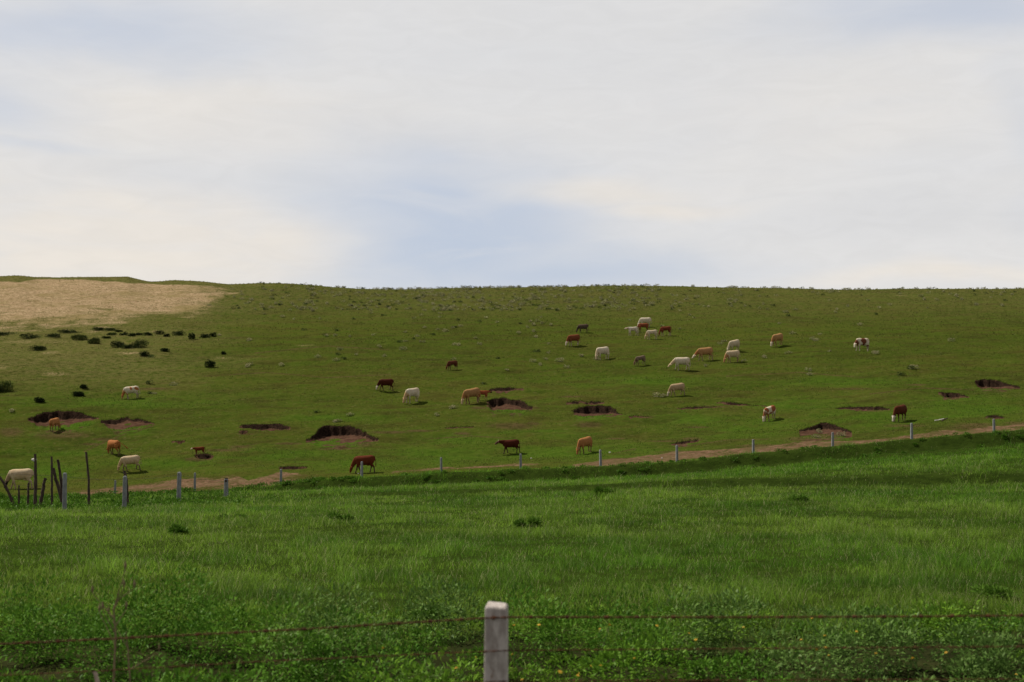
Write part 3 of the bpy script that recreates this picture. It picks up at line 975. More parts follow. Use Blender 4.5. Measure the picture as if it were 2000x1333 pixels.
# ------------------------------------------------------------------ dark bushes on the left of the hill
MAT_BUSH = leaf_material("bush_leaf", trans=0.12)
BUSHES = [  # u, foot row, width, height, label
    (2, 655, 46, 9, 'flat dark bush cut by the left edge, just under the sandy slope'),
    (59, 661, 36, 11, 'dark spreading bush, second from the left in the row under the sandy slope'),
    (104, 659, 28, 9, 'small oval dark bush between two wider bushes under the sandy slope'),
    (133, 651, 42, 9, 'long low dark bush, highest in the left part of the row'),
    (157, 663, 32, 12, 'rounded dark bush just left of a taller green one'),
    (184, 671, 24, 16, 'tall rounded dark green bush, right of a wider dark bush'),
    (193, 645, 21, 8, 'dark bush topmost in the row, with ragged outline'),
    (216, 646, 19, 6, 'thin dark ragged bush right of the topmost bush'),
    (232, 649, 11, 5, 'tiny green bush at the right of the topmost pair'),
    (218, 655, 18, 6, 'flat green bush below the thin ragged one'),
    (208, 661, 14, 5, 'tiny flat green bush above the three big merged bushes'),
    (241, 655, 14, 7, 'small dark bush at the left of a broken low cluster'),
    (258, 657, 16, 7, 'low dark bush in the middle of a broken low cluster'),
    (271, 655, 12, 5, 'faint low bush at the right of a broken low cluster'),
    (289, 656, 16, 8, 'compact dark bush standing alone right of the broken cluster'),
    (311, 653, 17, 7, 'brownish dark bush between two darker ones, right part of the row'),
    (325, 658, 9, 6, 'tiny dark bush right of the brownish one'),
    (349, 655, 24, 11, 'arched dark bush with pale stones under it'),
    (375, 663, 12, 16, 'wiry upright dark bush near the right end of the row'),
    (400, 660, 18, 11, 'dark bush second from the right end of the row'),
    (416, 658, 10, 9, 'narrow leaning bush at the right end of the row'),
    (230, 679, 24, 15, 'left one of three big dark bushes grown together'),
    (250, 681, 24, 11, 'low middle one of three big dark bushes grown together'),
    (272, 679, 30, 18, 'right and tallest one of three big dark bushes grown together'),
    (74, 685, 33, 13, 'lens shaped dark bush alone below the left part of the row'),
    (282, 695, 17, 10, 'dark bush below the three merged bushes, above a whitish one'),
    (322, 687, 15, 9, 'small dark bush alone right of the three merged bushes'),
    (410, 718, 19, 18, 'dark cone shaped bush alone on open grass, right of the others'),
    (437, 693, 7, 8, 'very small upright dark bush above the cone shaped one'),
    (0, 765, 40, 28, 'big black green bush cut by the left edge of the picture'),
    (163, 758, 11, 9, 'small dark bush above a two headed bush, left of the pied cow'),
    (153, 773, 22, 11, 'two headed dark bush left of the orange and white cow'),
    (77, 786, 16, 12, 'ragged dark bush just above the left eroded hollow'),
]
for i, (u, v, w, h, lab) in enumerate(BUSHES):
    p = hit(u, v)
    k = ppm(p)
    g = 1.35 if 'green' in lab else 1.0
    br = 1.3 if 'brown' in lab else 1.0
    me = bush_mesh('bush', 350 + int(w * h * 2.2), w / k * 0.58, w / k * 0.45, h / k * 0.85, 0.13, 0.07, (0.012 * g * br, 0.020 * g, 0.007), (0.040 * g * br, 0.060 * g, 0.017), 7 if w > 15 else 4, 0.15, 300 + i, 0.6)
    o = link_obj('bush', me, MAT_BUSH, loc=p - Vector((0, 0, 0.04)))
    tag(o, lab, 'bush', 'dark bushes on the left of the hillside')

# ------------------------------------------------------------------ small shrubs all over the hill
SH_P = [(551, 620), (594, 646), (636, 657), (654, 657), (580, 603), (711, 598), (691, 624), (831, 641), (846, 655), (871, 649), (885, 642), (888, 640), (895, 626),
        (780, 669), (791, 668), (808, 663), (820, 669), (827, 669), (741, 679), (788, 684), (752, 697), (888, 674), (896, 675), (973, 701), (990, 724), (663, 684),
        (552, 715), (684, 811), (295, 699), (290, 750), (293, 769), (301, 770), (26, 805), (1049, 688), (1066, 703), (1093, 706), (1053, 714), (1377, 716), (1415, 668),
        (1407, 673), (1492, 699), (1554, 606), (1633, 606), (1632, 611), (1905, 595), (1908, 597), (1760, 734), (1785, 721), (1779, 721), (1580, 733), (1580, 725), (1707, 692),
        (1709, 690), (1857, 667), (1587, 665), (1595, 666), (1040, 636), (1036, 629), (1058, 633), (1016, 633), (1074, 636), (945, 751), (1297, 776), (1284, 775),
        (341, 753), (853, 813), (618, 806), (660, 824), (654, 825), (509, 553), (610, 561), (672, 702), (1955, 598), (1880, 586), (1803, 586), (1535, 611), (1540, 618), (1523, 633),
        (1656, 600), (1715, 603), (1680, 635), (1830, 587), (1963, 588), (484, 717), (487, 666), (428, 656), (409, 598), (469, 571), (885, 798), (1540, 691), (1600, 846), (1595, 855), (1644, 852)]
MAT_SHRUB = leaf_material("shrub_leaf", trans=0.08)
SHM = []
for i in range(5):
    SHM.append(bush_mesh('shrub', 240, 0.40, 0.38, 0.40, 0.09, 0.055, (0.170, 0.185, 0.085), (0.40, 0.37, 0.21), 3, 0.3, 500 + i, 0.4))
for i in range(3):
    SHM.append(bush_mesh('shrub', 240, 0.38, 0.38, 0.38, 0.09, 0.055, (0.030, 0.050, 0.014), (0.065, 0.095, 0.030), 3, 0.3, 520 + i, 0.4))
for me in SHM:
    me.materials.append(MAT_SHRUB)
cand = []
tries = 0
while len(cand) < 900 and tries < 20000:
    tries += 1
    u = random.uniform(440, 2005)
    r = random.random()
    if r < 0.78:
        v = 556 + 52 * random.random() ** 1.25
        dens = math.exp(-((u - 1010) / 330.0) ** 2) + 0.32 * (u > 1300) * math.exp(-((v - 566) / 14.0) ** 2) + 0.30 * math.exp(-((u - 640) / 120.0) ** 2)
    else:
        v = random.uniform(580, 720)
        dens = 0.50 * math.exp(-((u - 950) / 330.0) ** 2) * (1 - (v - 580) / 160) + 0.05
    if float(fbm(np.array(u / 60.0), np.array(v / 14.0), 91, 2)) < 0.42:
        dens *= 0.25
    if random.random() > dens:
        continue
    cand.append((u, v))
shr = []
for (u, v) in SH_P:
    shr.append((hit(u, v), random.uniform(0.75, 1.15)))
for (u, v) in cand:
    p = hit(u, v, 140.0, 262.0, 0.15)
    if p.y > 255:
        continue
    shr.append((p, random.uniform(0.45, 1.05)))
# rim shrubs on the crest itself
for _ in range(110):
    u = random.uniform(480, 2005)
    y = random.uniform(236, 243)
    x = ray(u, 565)[0] * y
    shr.append((Vector((float(x), y, float(ground(x, y)[0]))), random.uniform(0.2, 0.5)))
keepn = len(SH_P)
order = list(range(keepn)) + sorted(range(keepn, len(shr)), key=lambda k: -shr[k][1] / shr[k][0].y)
rest = []
for rank, k in enumerate(order):
    p, s = shr[k]
    me = SHM[random.randrange(5)] if random.random() < 0.84 else SHM[5 + random.randrange(3)]
    if rank < 300:
        o = bpy.data.objects.new('shrub', me)
        COL.objects.link(o)
        o.location = p - Vector((0, 0, 0.03))
        o.rotation_euler = (0, 0, random.uniform(0, 6.28))
        o.scale = (s, s, s * random.uniform(0.75, 1.0))
        tag(o, 'small grey green shrub dotted on the upper hillside grass', 'shrub', 'small shrubs dotted over the hillside')
    else:
        rest.append((p, s))
parts = []
for j, (p, s) in enumerate(rest):
    pal = random.random() < 0.84
    c = clump(44, 0.42 * s, 0.40 * s, 0.42 * s, 0.15, 0.08, (0.170, 0.185, 0.085) if pal else (0.030, 0.050, 0.014), (0.40, 0.37, 0.21) if pal else (0.065, 0.095, 0.030), 3, 0.3, 7000 + j, 0.4)
    parts.append((c[0] + np.array(p, np.float32) - np.array([0, 0, 0.03], np.float32),) + c[1:])
V, L, S, T, C = merge(parts)
o = link_obj('small_shrubs', np_mesh('small_shrubs', V, L, S, T, {'col': C}), MAT_SHRUB)
tag(o, 'scatter of tiny shrubs along the crest of the hill', 'shrubs', None, 'stuff')


# ------------------------------------------------------------------ cattle
def tube(bm, secs, n=14):
    """closed tube; secs = (x, y, z, lateral radius, other radius)"""
    pts = [Vector(s[:3]) for s in secs]
    rings = []
    for i, s in enumerate(secs):
        a, b = pts[max(i - 1, 0)], pts[min(i + 1, len(pts) - 1)]
        t = (b - a).normalized()
        side = Vector((0, 1, 0)) - t * t.y
        if side.length < 0.2:
            side = Vector((1, 0, 0)) - t * t.x
        side.normalize()
        up = t.cross(side)
        rings.append([bm.verts.new(pts[i] + side * (s[3] * math.cos(2 * math.pi * k / n)) + up * (s[4] * math.sin(2 * math.pi * k / n))) for k in range(n)])
    for r0, r1 in zip(rings, rings[1:]):
        for k in range(n):
            bm.faces.new((r0[k], r0[(k + 1) % n], r1[(k + 1) % n], r1[k]))
    bm.faces.new(list(reversed(rings[0])))
    bm.faces.new(rings[-1])


def R(*s):
    return tuple(s)


def make_cow_mesh(name, pose):
    bm = bmesh.new()
    calf = pose.get('calf', False)
    tor = [(-0.80, 0, 1.12, .08, .12), (-0.75, 0, 1.10, .19, .23), (-0.58, 0, 1.06, .26, .31), (-0.35, 0, 1.00, .285, .345), (-0.08, 0, 0.96, .32, .375),
           (0.18, 0, 0.955, .32, .375), (0.40, 0, 0.98, .275, .365), (0.58, 0, 1.02, .21, .31), (0.70, 0, 1.04, .13, .22)]
    if calf:
        tor = [(x * 0.92, y, z + 0.06, a * 0.80, b * 0.76) for (x, y, z, a, b) in tor]
    tube(bm, tor, 20)
    hx, hy, hz = pose['poll']
    mx, my, mz = pose['muzzle']
    n0 = Vector((0.50, 0, 1.10)); n1 = Vector((hx, hy, hz))
    nm = n0.lerp(n1, 0.5) + Vector((0.05, 0, pose.get('arch', -0.02)))
    kk = 0.82 if calf else 1.0
    tube(bm, [(*n0, .17 * kk, .27 * kk), (*n0.lerp(nm, .6), .145 * kk, .225 * kk), (*nm, .12 * kk, .18 * kk), (*n1.lerp(nm, .3), .10 * kk, .145 * kk), (*n1, .095 * kk, .12 * kk)])
    P, M = Vector((hx, hy, hz)), Vector((mx, my, mz))
    d = M - P
    tube(bm, [(*(P - d * .12), .085, .075), (*P, .115, .115), (*P.lerp(M, .3), .11, .125), (*P.lerp(M, .62), .08, .095), (*P.lerp(M, .85), .078, .08), (*M, .065, .06)])
    hd = d.normalized()
    lat = Vector((0, 1, 0)) if abs(hd.y) < 0.5 else Vector((hd.y, -hd.x, 0)).normalized()
    for s in (-1, 1):                                # ears
        e0 = P + lat * s * 0.08
        e1 = P + lat * s * 0.27 + Vector((-0.03, 0, -0.02))
        tube(bm, [(*e0, .03, .04), (*e0.lerp(e1, .5), .025, .065), (*e1, .02, .028)], 8)
    lf = 1.0
    for s in (-1, 1):
        fo = pose['front'][0 if s < 0 else 1]
        ho = pose['hind'][0 if s < 0 else 1]
        y = 0.15 * s
        tube(bm, [(0.45, y * 1.05, 1.00, .09, .16), (0.45, y * 1.1, 0.78, .10, .14), (0.45 + fo * .22, y, 0.60, .075, .095), (0.45 + fo * .5, y, 0.39, .055, .062),
                  (0.44 + fo * .8, y, 0.20, .042, .045), (0.45 + fo * .95, y, 0.09, .05, .055), (0.47 + fo, y, -0.03, .055, .066)], 10)
        tube(bm, [(-0.58, y * 1.0, 1.02, .13, .22), (-0.56 + ho * .1, y * 1.15, 0.80, .125, .195), (-0.52 + ho * .25, y * 1.1, 0.64, .085, .125), (-0.66 + ho * .55, y, 0.46, .05, .07),
                  (-0.63 + ho * .8, y, 0.24, .042, .046), (-0.62 + ho * .95, y, 0.09, .05, .055), (-0.60 + ho, y, -0.03, .055, .066)], 10)
    tl = pose.get('tail', (-0.90, 0.0))
    tf = 1.6 if 'tail' in pose and tl[1] < -0.3 else 1.0
    tube(bm, [(-0.76, 0, 1.26, .035, .045), (-0.84, tl[1] * .2, 1.16, .03, .03), (tl[0], tl[1] * .6, 0.80, .026 * tf, .026 * tf), (tl[0] + .01, tl[1], 0.55, .04 * tf, .045 * tf), (tl[0] + .02, tl[1] * 1.05, 0.40, .02, .02)], 8)
    if pose.get('udder', True) and not calf:
        tube(bm, [(-0.42, 0, 0.72, .05, .04), (-0.36, 0, 0.63, .12, .10), (-0.25, 0, 0.62, .12, .09), (-0.14, 0, 0.68, .05, .04)], 10)
    bmesh.ops.recalc_face_normals(bm, faces=bm.faces)
    me0 = bpy.data.meshes.new(name + '_raw')
    bm.to_mesh(me0)
    bm.free()
    tmp = bpy.data.objects.new('tmp', me0)
    COL.objects.link(tmp)
    rm = tmp.modifiers.new('r', 'REMESH')
    rm.mode = 'VOXEL'
    rm.voxel_size = 0.024
    sm = tmp.modifiers.new('s', 'SMOOTH')
    sm.factor = 0.5
    sm.iterations = 3
    dg = bpy.context.evaluated_depsgraph_get()
    me = bpy.data.meshes.new_from_object(tmp.evaluated_get(dg))
    me.name = name
    bpy.data.objects.remove(tmp)
    bpy.data.meshes.remove(me0)
    n = len(me.vertices)
    co = np.empty(n * 3, np.float32)
    me.vertices.foreach_get('co', co)
    co = co.reshape(-1, 3).astype(float)
    Pn, Mn, N0 = np.array(P), np.array(M), np.array(n0)

    def seg(a, b):
        ab = b - a
        t = ((co - a) @ ab) / (ab @ ab)
        tc = np.clip(t, 0, 1)
        return np.linalg.norm(co - (a + tc[:, None] * ab), axis=1), t
    dh, th = seg(Pn, Mn)
    dn, tn = seg(N0, Pn)
    legz = 1 - sstep(co[:, 2], 0.30, 0.62)
    nothead = np.ones(n)
    face = (1 - sstep(dh, 0.17, 0.23)) * sstep(th, -0.25, -0.05)
    neck = np.maximum((1 - sstep(dn, 0.24, 0.36)) * sstep(tn, 0.15, 0.45), (1 - sstep(dh, 0.2, 0.32)))
    leg = legz * (1 - np.clip(neck + face, 0, 1)) * (dh > 0.2)
    muz = sstep(th, 0.78, 0.95) * (dh < 0.16)
    A = np.stack([face, neck, leg, muz], -1)
    at = me.attributes.new('coat', 'FLOAT_COLOR', 'POINT')
    at.data.foreach_set('color', A.astype(np.float32).ravel())
    me.polygons.foreach_set('use_smooth', np.ones(len(me.polygons), bool))
    return me, P, hd, lat


POSES = {
    'graze': dict(poll=(0.93, 0.02, 0.50), muzzle=(1.06, 0.03, 0.06), front=(0.05, -0.10), hind=(-0.02, 0.08)),
    'step': dict(poll=(0.95, -0.03, 0.50), muzzle=(1.10, -0.04, 0.07), front=(0.24, -0.16), hind=(0.20, -0.16)),
    'reach': dict(poll=(1.12, 0.0, 0.62), muzzle=(1.40, 0.0, 0.30), front=(0.16, -0.14), hind=(0.10, -0.14)),
    'side': dict(poll=(0.92, 0.14, 0.52), muzzle=(1.00, 0.22, 0.07), front=(0.04, -0.06), hind=(0.04, -0.04)),
    'walk': dict(poll=(1.12, 0.0, 1.22), muzzle=(1.46, 0.0, 0.98), front=(-0.14, 0.24), hind=(-0.24, 0.06), arch=0.02, tail=(-0.88, 0.05)),
    'low': dict(poll=(1.02, 0.16, 0.74), muzzle=(1.16, 0.26, 0.34), front=(0.12, -0.05), hind=(-0.26, -0.05)),
    'tail': dict(poll=(0.86, 0.05, 0.52), muzzle=(0.90, 0.05, 0.08), front=(0.12, -0.16), hind=(0.12, -0.12), tail=(-1.06, -0.62)),
    'calf': dict(poll=(0.86, 0.0, 0.56), muzzle=(0.98, 0.0, 0.10), front=(0.12, -0.10), hind=(0.10, -0.08), calf=True),
    'calf_up': dict(poll=(1.00, 0.0, 1.14), muzzle=(1.26, 0.0, 0.98), front=(0.10, -0.14), hind=(0.10, -0.14), calf=True, arch=0.02),
}
COWM = {k: make_cow_mesh('cow_' + k, v) for k, v in POSES.items()}


def horn_mesh(s):
    bm = bmesh.new()
    tube(bm, [(0, 0.06 * s, 0.05, .022, .022), (0, 0.14 * s, 0.10, .018, .018), (0.02, 0.18 * s, 0.20, .006, .006)], 8)
    bmesh.ops.recalc_face_normals(bm, faces=bm.faces)
    me = bpy.data.meshes.new('horn')
    bm.to_mesh(me)
    bm.free()
    return me


MAT_HORN = rough_material('horn', (0.45, 0.38, 0.28), (0.6, 0.52, 0.40), rough=0.5)
HORNS = [horn_mesh(-1), horn_mesh(1)]
for m_ in HORNS:
    m_.materials.append(MAT_HORN)

COATS = {}


def coat(base, neck=None, face=None, leg=None, patch=None, thr=0.5, scale=1.6, seed=0.0, belly=None):
    key = (base, neck, face, leg, patch, thr, scale, seed)
    if key in COATS:
        return COATS[key]
    m = bpy.data.materials.new('coat')
    m.use_nodes = True
    g = NT(m.node_tree)
    out = g.n('ShaderNodeOutputMaterial')
    bs = g.n('ShaderNodeBsdfPrincipled')
    g.link(bs.outputs[0], out.inputs[0])
    bs.inputs['Roughness'].default_value = 0.8
    bs.inputs['Specular IOR Level'].default_value = 0.06
    tc = g.n('ShaderNodeTexCoord')
    ob = tc.outputs['Object']
    at = g.n('ShaderNodeAttribute', attribute_name='coat')
    sp = g.n('ShaderNodeSeparateColor')
    g.link(at.outputs['Color'], sp.inputs[0])
    fine = g.noise(g.mapping(ob, (7, 7, 7)), 1.0, 4.0, 0.6)
    mott = g.noise(g.mapping(ob, (2.6, 2.6, 2.6), (seed, 1.3, seed)), 1.0, 3.0, 0.6)
    c = g.mix(g.smooth(fine, 0.3, 0.7, 0.0, 0.45), base, tuple(x * 0.62 for x in base))
    c = g.mix(g.smooth(mott, 0.42, 0.66, 0.0, 0.6), c, (base[0] * 0.78, base[1] * 0.66, base[2] * 0.54))
    if neck is not None:
        c = g.mix(g.math('MULTIPLY', sp.outputs[1], 0.9), c, neck)
    if patch is not None:
        n = g.noise(g.mapping(ob, (scale, scale, scale), (seed, seed * 1.7, seed * 0.3)), 1.0, 1.5, 0.4)
        c = g.mix(g.smooth(n, thr, thr + 0.035), c, patch)
    if leg is not None:
        c = g.mix(sp.outputs[2], c, leg)
    dirt = g.math('MULTIPLY', sp.outputs[2], g.smooth(fine, 0.3, 0.6, 0.25, 0.75))  # leg tint: dirt, and also the shade on the legs painted in
    c = g.mix(dirt, c, (0.13, 0.095, 0.06))
    if face is not None:
        c = g.mix(sp.outputs[0], c, face)
    c = g.mix(g.math('MULTIPLY', at.outputs['Alpha'], 0.5), c, (0.16, 0.09, 0.07))
    g.put(bs.inputs['Base Color'], c)
    COATS[key] = m
    return m


WHITE, CREAM, BEIGE = (0.62, 0.54, 0.42), (0.56, 0.44, 0.29), (0.46, 0.33, 0.20)
GOLD, TAN, ORANGE = (0.36, 0.20, 0.085), (0.40, 0.22, 0.10), (0.36, 0.14, 0.045)
RED, DARKRED, DARK = (0.15, 0.036, 0.014), (0.068, 0.017, 0.009), (0.040, 0.026, 0.021)
GREYB, BLACK = (0.20, 0.145, 0.105), (0.012, 0.011, 0.011)
# u of middle, row of the feet, height of the back above the feet (px), heading, pose, coat, horns, name, label
HERD = [
    (258, 779, 25, 184, 'graze', dict(base=WHITE, neck=(0.42, .2, .08), leg=(0.35, .28, .22), patch=(0.34, .12, .04), thr=.56, seed=2.2), 0, 'cow', 'white cow with orange patches grazing alone at the left'),
    (107, 841, 25, 75, 'graze', dict(base=(0.40, .18, .065), leg=(0.20, .12, .08)), 0, 'cow', 'orange cow seen from behind inside the left eroded hollow'),
    (225, 888, 30, 140, 'tail', dict(base=ORANGE, leg=(0.10, .045, .022)), 0, 'cow', 'bulky orange cow with its tail swung out, above a cream cow'),
    (256, 919, 31, 190, 'step', dict(base=CREAM, neck=(0.50, .34, .19), leg=(0.22, .16, .11)), 0, 'cow', 'cream cow grazing below the bulky orange cow'),
    (390, 893, 18, 187, 'calf_up', dict(base=RED, face=(0.5, .4, .3), leg=(0.2, .11, .06)), 0, 'calf', 'small red calf with pale face standing head up on a mound'),
    (41, 955, 40, 182, 'step', dict(base=CREAM, neck=(0.30, .21, .13), face=BLACK, patch=(0.10, .06, .04), thr=.70, seed=5.1), 0, 'cow', 'cream cow with a black head behind the wooden poles'),
    (712, 924, 35, 183, 'step', dict(base=(0.125, .030, .012), leg=(0.022, .009, .006)), 0, 'cow', 'big red brown cow grazing behind a concrete post of the far fence'),
    (754, 763, 24, 183, 'step', dict(base=DARKRED, face=(0.6, .52, .42), leg=(0.05, .018, .012)), 0, 'cow', 'dark red cow with a white face grazing in mid hillside'),
    (804, 787, 29, 226, 'graze', dict(base=WHITE, neck=(0.48, .30, .15), patch=(0.16, .09, .05), thr=.71, seed=1.3), 0, 'cow', 'white cow with tan neck grazing between a dark red and a golden cow'),
    (883, 723, 19, 212, 'calf', dict(base=(0.11, .034, .018), leg=(0.07, .03, .02)), 0, 'calf', 'small dark brown calf grazing alone in mid hillside'),
    (922, 788, 30, 210, 'graze', dict(base=GOLD, neck=(0.30, .13, .05), face=(0.5, .36, .22), leg=(0.25, .15, .08)), 1, 'cow', 'golden cow grazing at the edge of an eroded hollow'),
    (943, 782, 20, 20, 'calf_up', dict(base=(0.30, .085, .035), face=(0.05, .02, .012), leg=(0.36, .2, .1)), 0, 'calf', 'red calf half hidden behind the golden cow'),
    (998, 885, 28, 180, 'walk', dict(base=(0.075, .017, .009), face=(0.10, .05, .035), leg=(0.022, .010, .008)), 1, 'cow', 'dark red horned cow walking with its head up'),
    (1143, 886, 32, 226, 'graze', dict(base=(0.38, .175, .065), neck=(0.32, .125, .045), leg=(0.16, .075, .035)), 1, 'cow', 'orange horned cow grazing beside a concrete post near the track'),
    (1139, 650, 17, 182, 'graze', dict(base=(0.10, .070, .052), neck=DARK, leg=DARK), 0, 'cow', 'dark grey brown cow, leftmost and highest on the right hillside'),
    (1120, 675, 22, 205, 'graze', dict(base=(0.20, .062, .027), face=(0.6, .5, .4), leg=(0.5, .42, .33)), 0, 'cow', 'red brown cow with white legs below a dark grey brown one'),
    (1177, 703, 25, 212, 'side', dict(base=WHITE, neck=(0.5, .38, .24)), 1, 'cow', 'white horned cow grazing left of a grey brown calf'),
    (1250, 713, 19, 204, 'calf', dict(base=GREYB, neck=(0.19, .11, .07)), 0, 'calf', 'grey brown calf grazing between two white cows'),
    (1331, 723, 26, 180, 'reach', dict(base=WHITE, neck=(0.55, .40, .25)), 0, 'cow', 'biggest white cow in the right group, neck stretched down'),
    (1377, 704, 26, 193, 'reach', dict(base=TAN, neck=(0.33, .13, .05), face=(0.55, .45, .34), leg=(0.40, .30, .2)), 0, 'cow', 'tan cow with an orange neck right of the biggest white cow'),
    (1433, 687, 23, 216, 'graze', dict(base=(0.56, .47, .33)), 0, 'cow', 'pale cow half covered by the cream cow in front of it'),
    (1431, 708, 24, 194, 'graze', dict(base=(0.54, .43, .28), neck=(0.40, .19, .08), leg=(0.30, .18, .1)), 0, 'cow', 'cream cow with an orange neck standing before another pale cow'),
    (1323, 773, 25, 193, 'step', dict(base=BEIGE, neck=(0.38, .25, .14), face=(0.5, .42, .32), leg=(0.36, .27, .18)), 0, 'cow', 'beige cow grazing alone below the right group'),
    (1260, 639, 19, 180, 'graze', dict(base=WHITE), 0, 'cow', 'white cow highest on the hill, behind a red calf'),
    (1236, 656, 18, 190, 'calf_up', dict(base=(0.6, .53, .43), neck=(0.5, .38, .28), leg=(0.58, .5, .4)), 0, 'calf', 'white calf standing with its head up left of a red calf'),
    (1256, 649, 18, 180, 'calf', dict(base=(0.22, .062, .028), leg=(0.10, .035, .02)), 0, 'calf', 'red calf between a white calf and the highest white cow'),
    (1273, 663, 19, 186, 'calf', dict(base=(0.56, .47, .34), neck=(0.5, .35, .2)), 0, 'calf', 'pale cream calf grazing left of a dark red one'),
    (1300, 656, 19, 186, 'calf', dict(base=(0.17, .042, .02), leg=(0.42, .32, .24)), 0, 'calf', 'dark red calf with pale legs right of a cream calf'),
    (1518, 675, 24, 218, 'graze', dict(base=(0.40, .225, .095), neck=(0.34, .155, .06), face=(0.6, .5, .38)), 0, 'cow', 'tan cow with a white face alone right of the group'),
    (1683, 686, 26, 205, 'low', dict(base=WHITE, neck=(0.16, .06, .03), face=WHITE, leg=(0.58, .5, .4), patch=(0.14, .048, .025), thr=.50, seed=3.4), 0, 'cow', 'brown and white pied cow, rightmost high on the hill'),
    (1504, 821, 28, 222, 'graze', dict(base=WHITE, neck=(0.22, .075, .03), face=(0.62, .52, .42), patch=(0.26, .085, .035), thr=.47, seed=6.3, leg=(0.3, .22, .16)), 1, 'cow', 'red and white cow facing forward low on the right slope'),
    (1757, 823, 32, 222, 'graze', dict(base=(0.095, .028, .012), face=(0.58, .5, .42), leg=(0.045, .018, .012)), 0, 'cow', 'dark red cow with a white face near the far fence at the right'),
]
for (u, v, hpx, head, pose, ck, horns, name, lab) in HERD:
    me, P, hd, lat = COWM[pose]
    p = hit(u, v)
    sc = hpx / (ppm(p) * 1.37)
    o = bpy.data.objects.new(name, None)
    o.empty_display_size = 0.2
    COL.objects.link(o)
    if not me.materials:
        me.materials.append(None)
    body = bpy.data.objects.new('body', me)
    COL.objects.link(body)
    body.parent = o
    body.material_slots[0].link = 'OBJECT'
    body.material_slots[0].material = coat(**ck)
    e = 0.5
    n = Vector((float(ground(p.x - e, p.y)[0] - ground(p.x + e, p.y)[0]) / (2 * e), float(ground(p.x, p.y - e)[0] - ground(p.x, p.y + e)[0]) / (2 * e), 1.0))
    n = Vector((n.x * 0.85, n.y * 0.85, 1.0)).normalized()
    rz = Matrix.Rotation(math.radians(head), 4, 'Z')
    q = Vector((0, 0, 1)).rotation_difference(n).to_matrix().to_4x4()
    # stand every foot on the slope as well as a stiff figure can
    fwd = (q @ rz).to_3x3() @ Vector((1, 0, 0))
    zs = []
    for lx in (-0.6, 0.46):
        for ly in (-0.15, 0.15):
            w = (q @ rz) @ Vector((lx * sc, ly * sc, 0))
            zs.append(float(ground(p.x + w.x, p.y + w.y)[0]) - w.z)
    zz = sum(sorted(zs)[1:3]) / 2 - 0.01
    o.matrix_world = Matrix.Translation((p.x, p.y, zz)) @ q @ rz @ Matrix.Diagonal((sc, sc, sc, 1))
    tag(o, lab, name, 'cattle grazing on the hillside')
    if horns:
        for k in (0, 1):
            hn = bpy.data.objects.new('horn', HORNS[k])
            COL.objects.link(hn)
            hn.parent = o
            hn.location = P


# ------------------------------------------------------------------ fences
MAT_CONC = rough_material('concrete', (0.20, 0.19, 0.18), (0.31, 0.30, 0.285), (14, 14, 7), 0.9, (0.13, 0.10, 0.085), 0.4, 0.64)
MAT_CONC_FAR = rough_material('concrete_far', (0.17, 0.175, 0.18), (0.27, 0.275, 0.28), (10, 10, 4), 0.9)
MAT_WOOD = rough_material('weathered_wood', (0.035, 0.024, 0.018), (0.095, 0.066, 0.050), (18, 18, 2.5), 0.9)
MAT_RUST = rough_material('rusty_wire', (0.050, 0.017, 0.008), (0.13, 0.044, 0.016), (40, 40, 40), 0.8)
MAT_WIRE = rough_material('old_wire', (0.10, 0.085, 0.075), (0.18, 0.15, 0.13), (10, 10, 10), 0.7)
MAT_PALE = rough_material('bleached', (0.45, 0.42, 0.38), (0.7, 0.67, 0.62), (12, 12, 12), 0.8)


def post_mesh(name, w0, w1, h, seed, dome=0.02, n=4, rag=0.0):
    """squared tapering post, chamfered, with a slightly domed worn top"""
    r = random.Random(seed)
    bm = bmesh.new()
    rings = []
    zs = [(-0.35, 1.0), (0.0, 1.0), (h * 0.3, 1.0), (h * 0.6, 1.0), (h - w1 * 0.28, 1.0), (h - w1 * 0.10, 0.90), (h + dome * 0.4, 0.72)]
    for (z, k) in zs:
        f = max(0, min(1, z / h))
        w = (w0 * (1 - f) + w1 * f) * 0.5 * k
        c = w * 0.82
        ring = [(w, c), (c, w), (-c, w), (-w, c), (-w, -c), (-c, -w), (c, -w), (w, -c)]
        rings.append([bm.verts.new((x + r.uniform(-1, 1) * rag * w, y + r.uniform(-1, 1) * rag * w, z + (r.uniform(-.4, .4) * rag * w))) for x, y in ring])
    for a, b in zip(rings, rings[1:]):
        for k in range(8):
            bm.faces.new((a[k], a[(k + 1) % 8], b[(k + 1) % 8], b[k]))
    top = bm.verts.new((r.uniform(-.1, .1) * w1, r.uniform(-.1, .1) * w1, h + dome))
    for k in range(8):
        bm.faces.new((rings[-1][k], rings[-1][(k + 1) % 8], top))
    bm.faces.new(list(reversed(rings[0])))
    me = bpy.data.meshes.new(name)
    bm.to_mesh(me)
    bm.free()
    return me


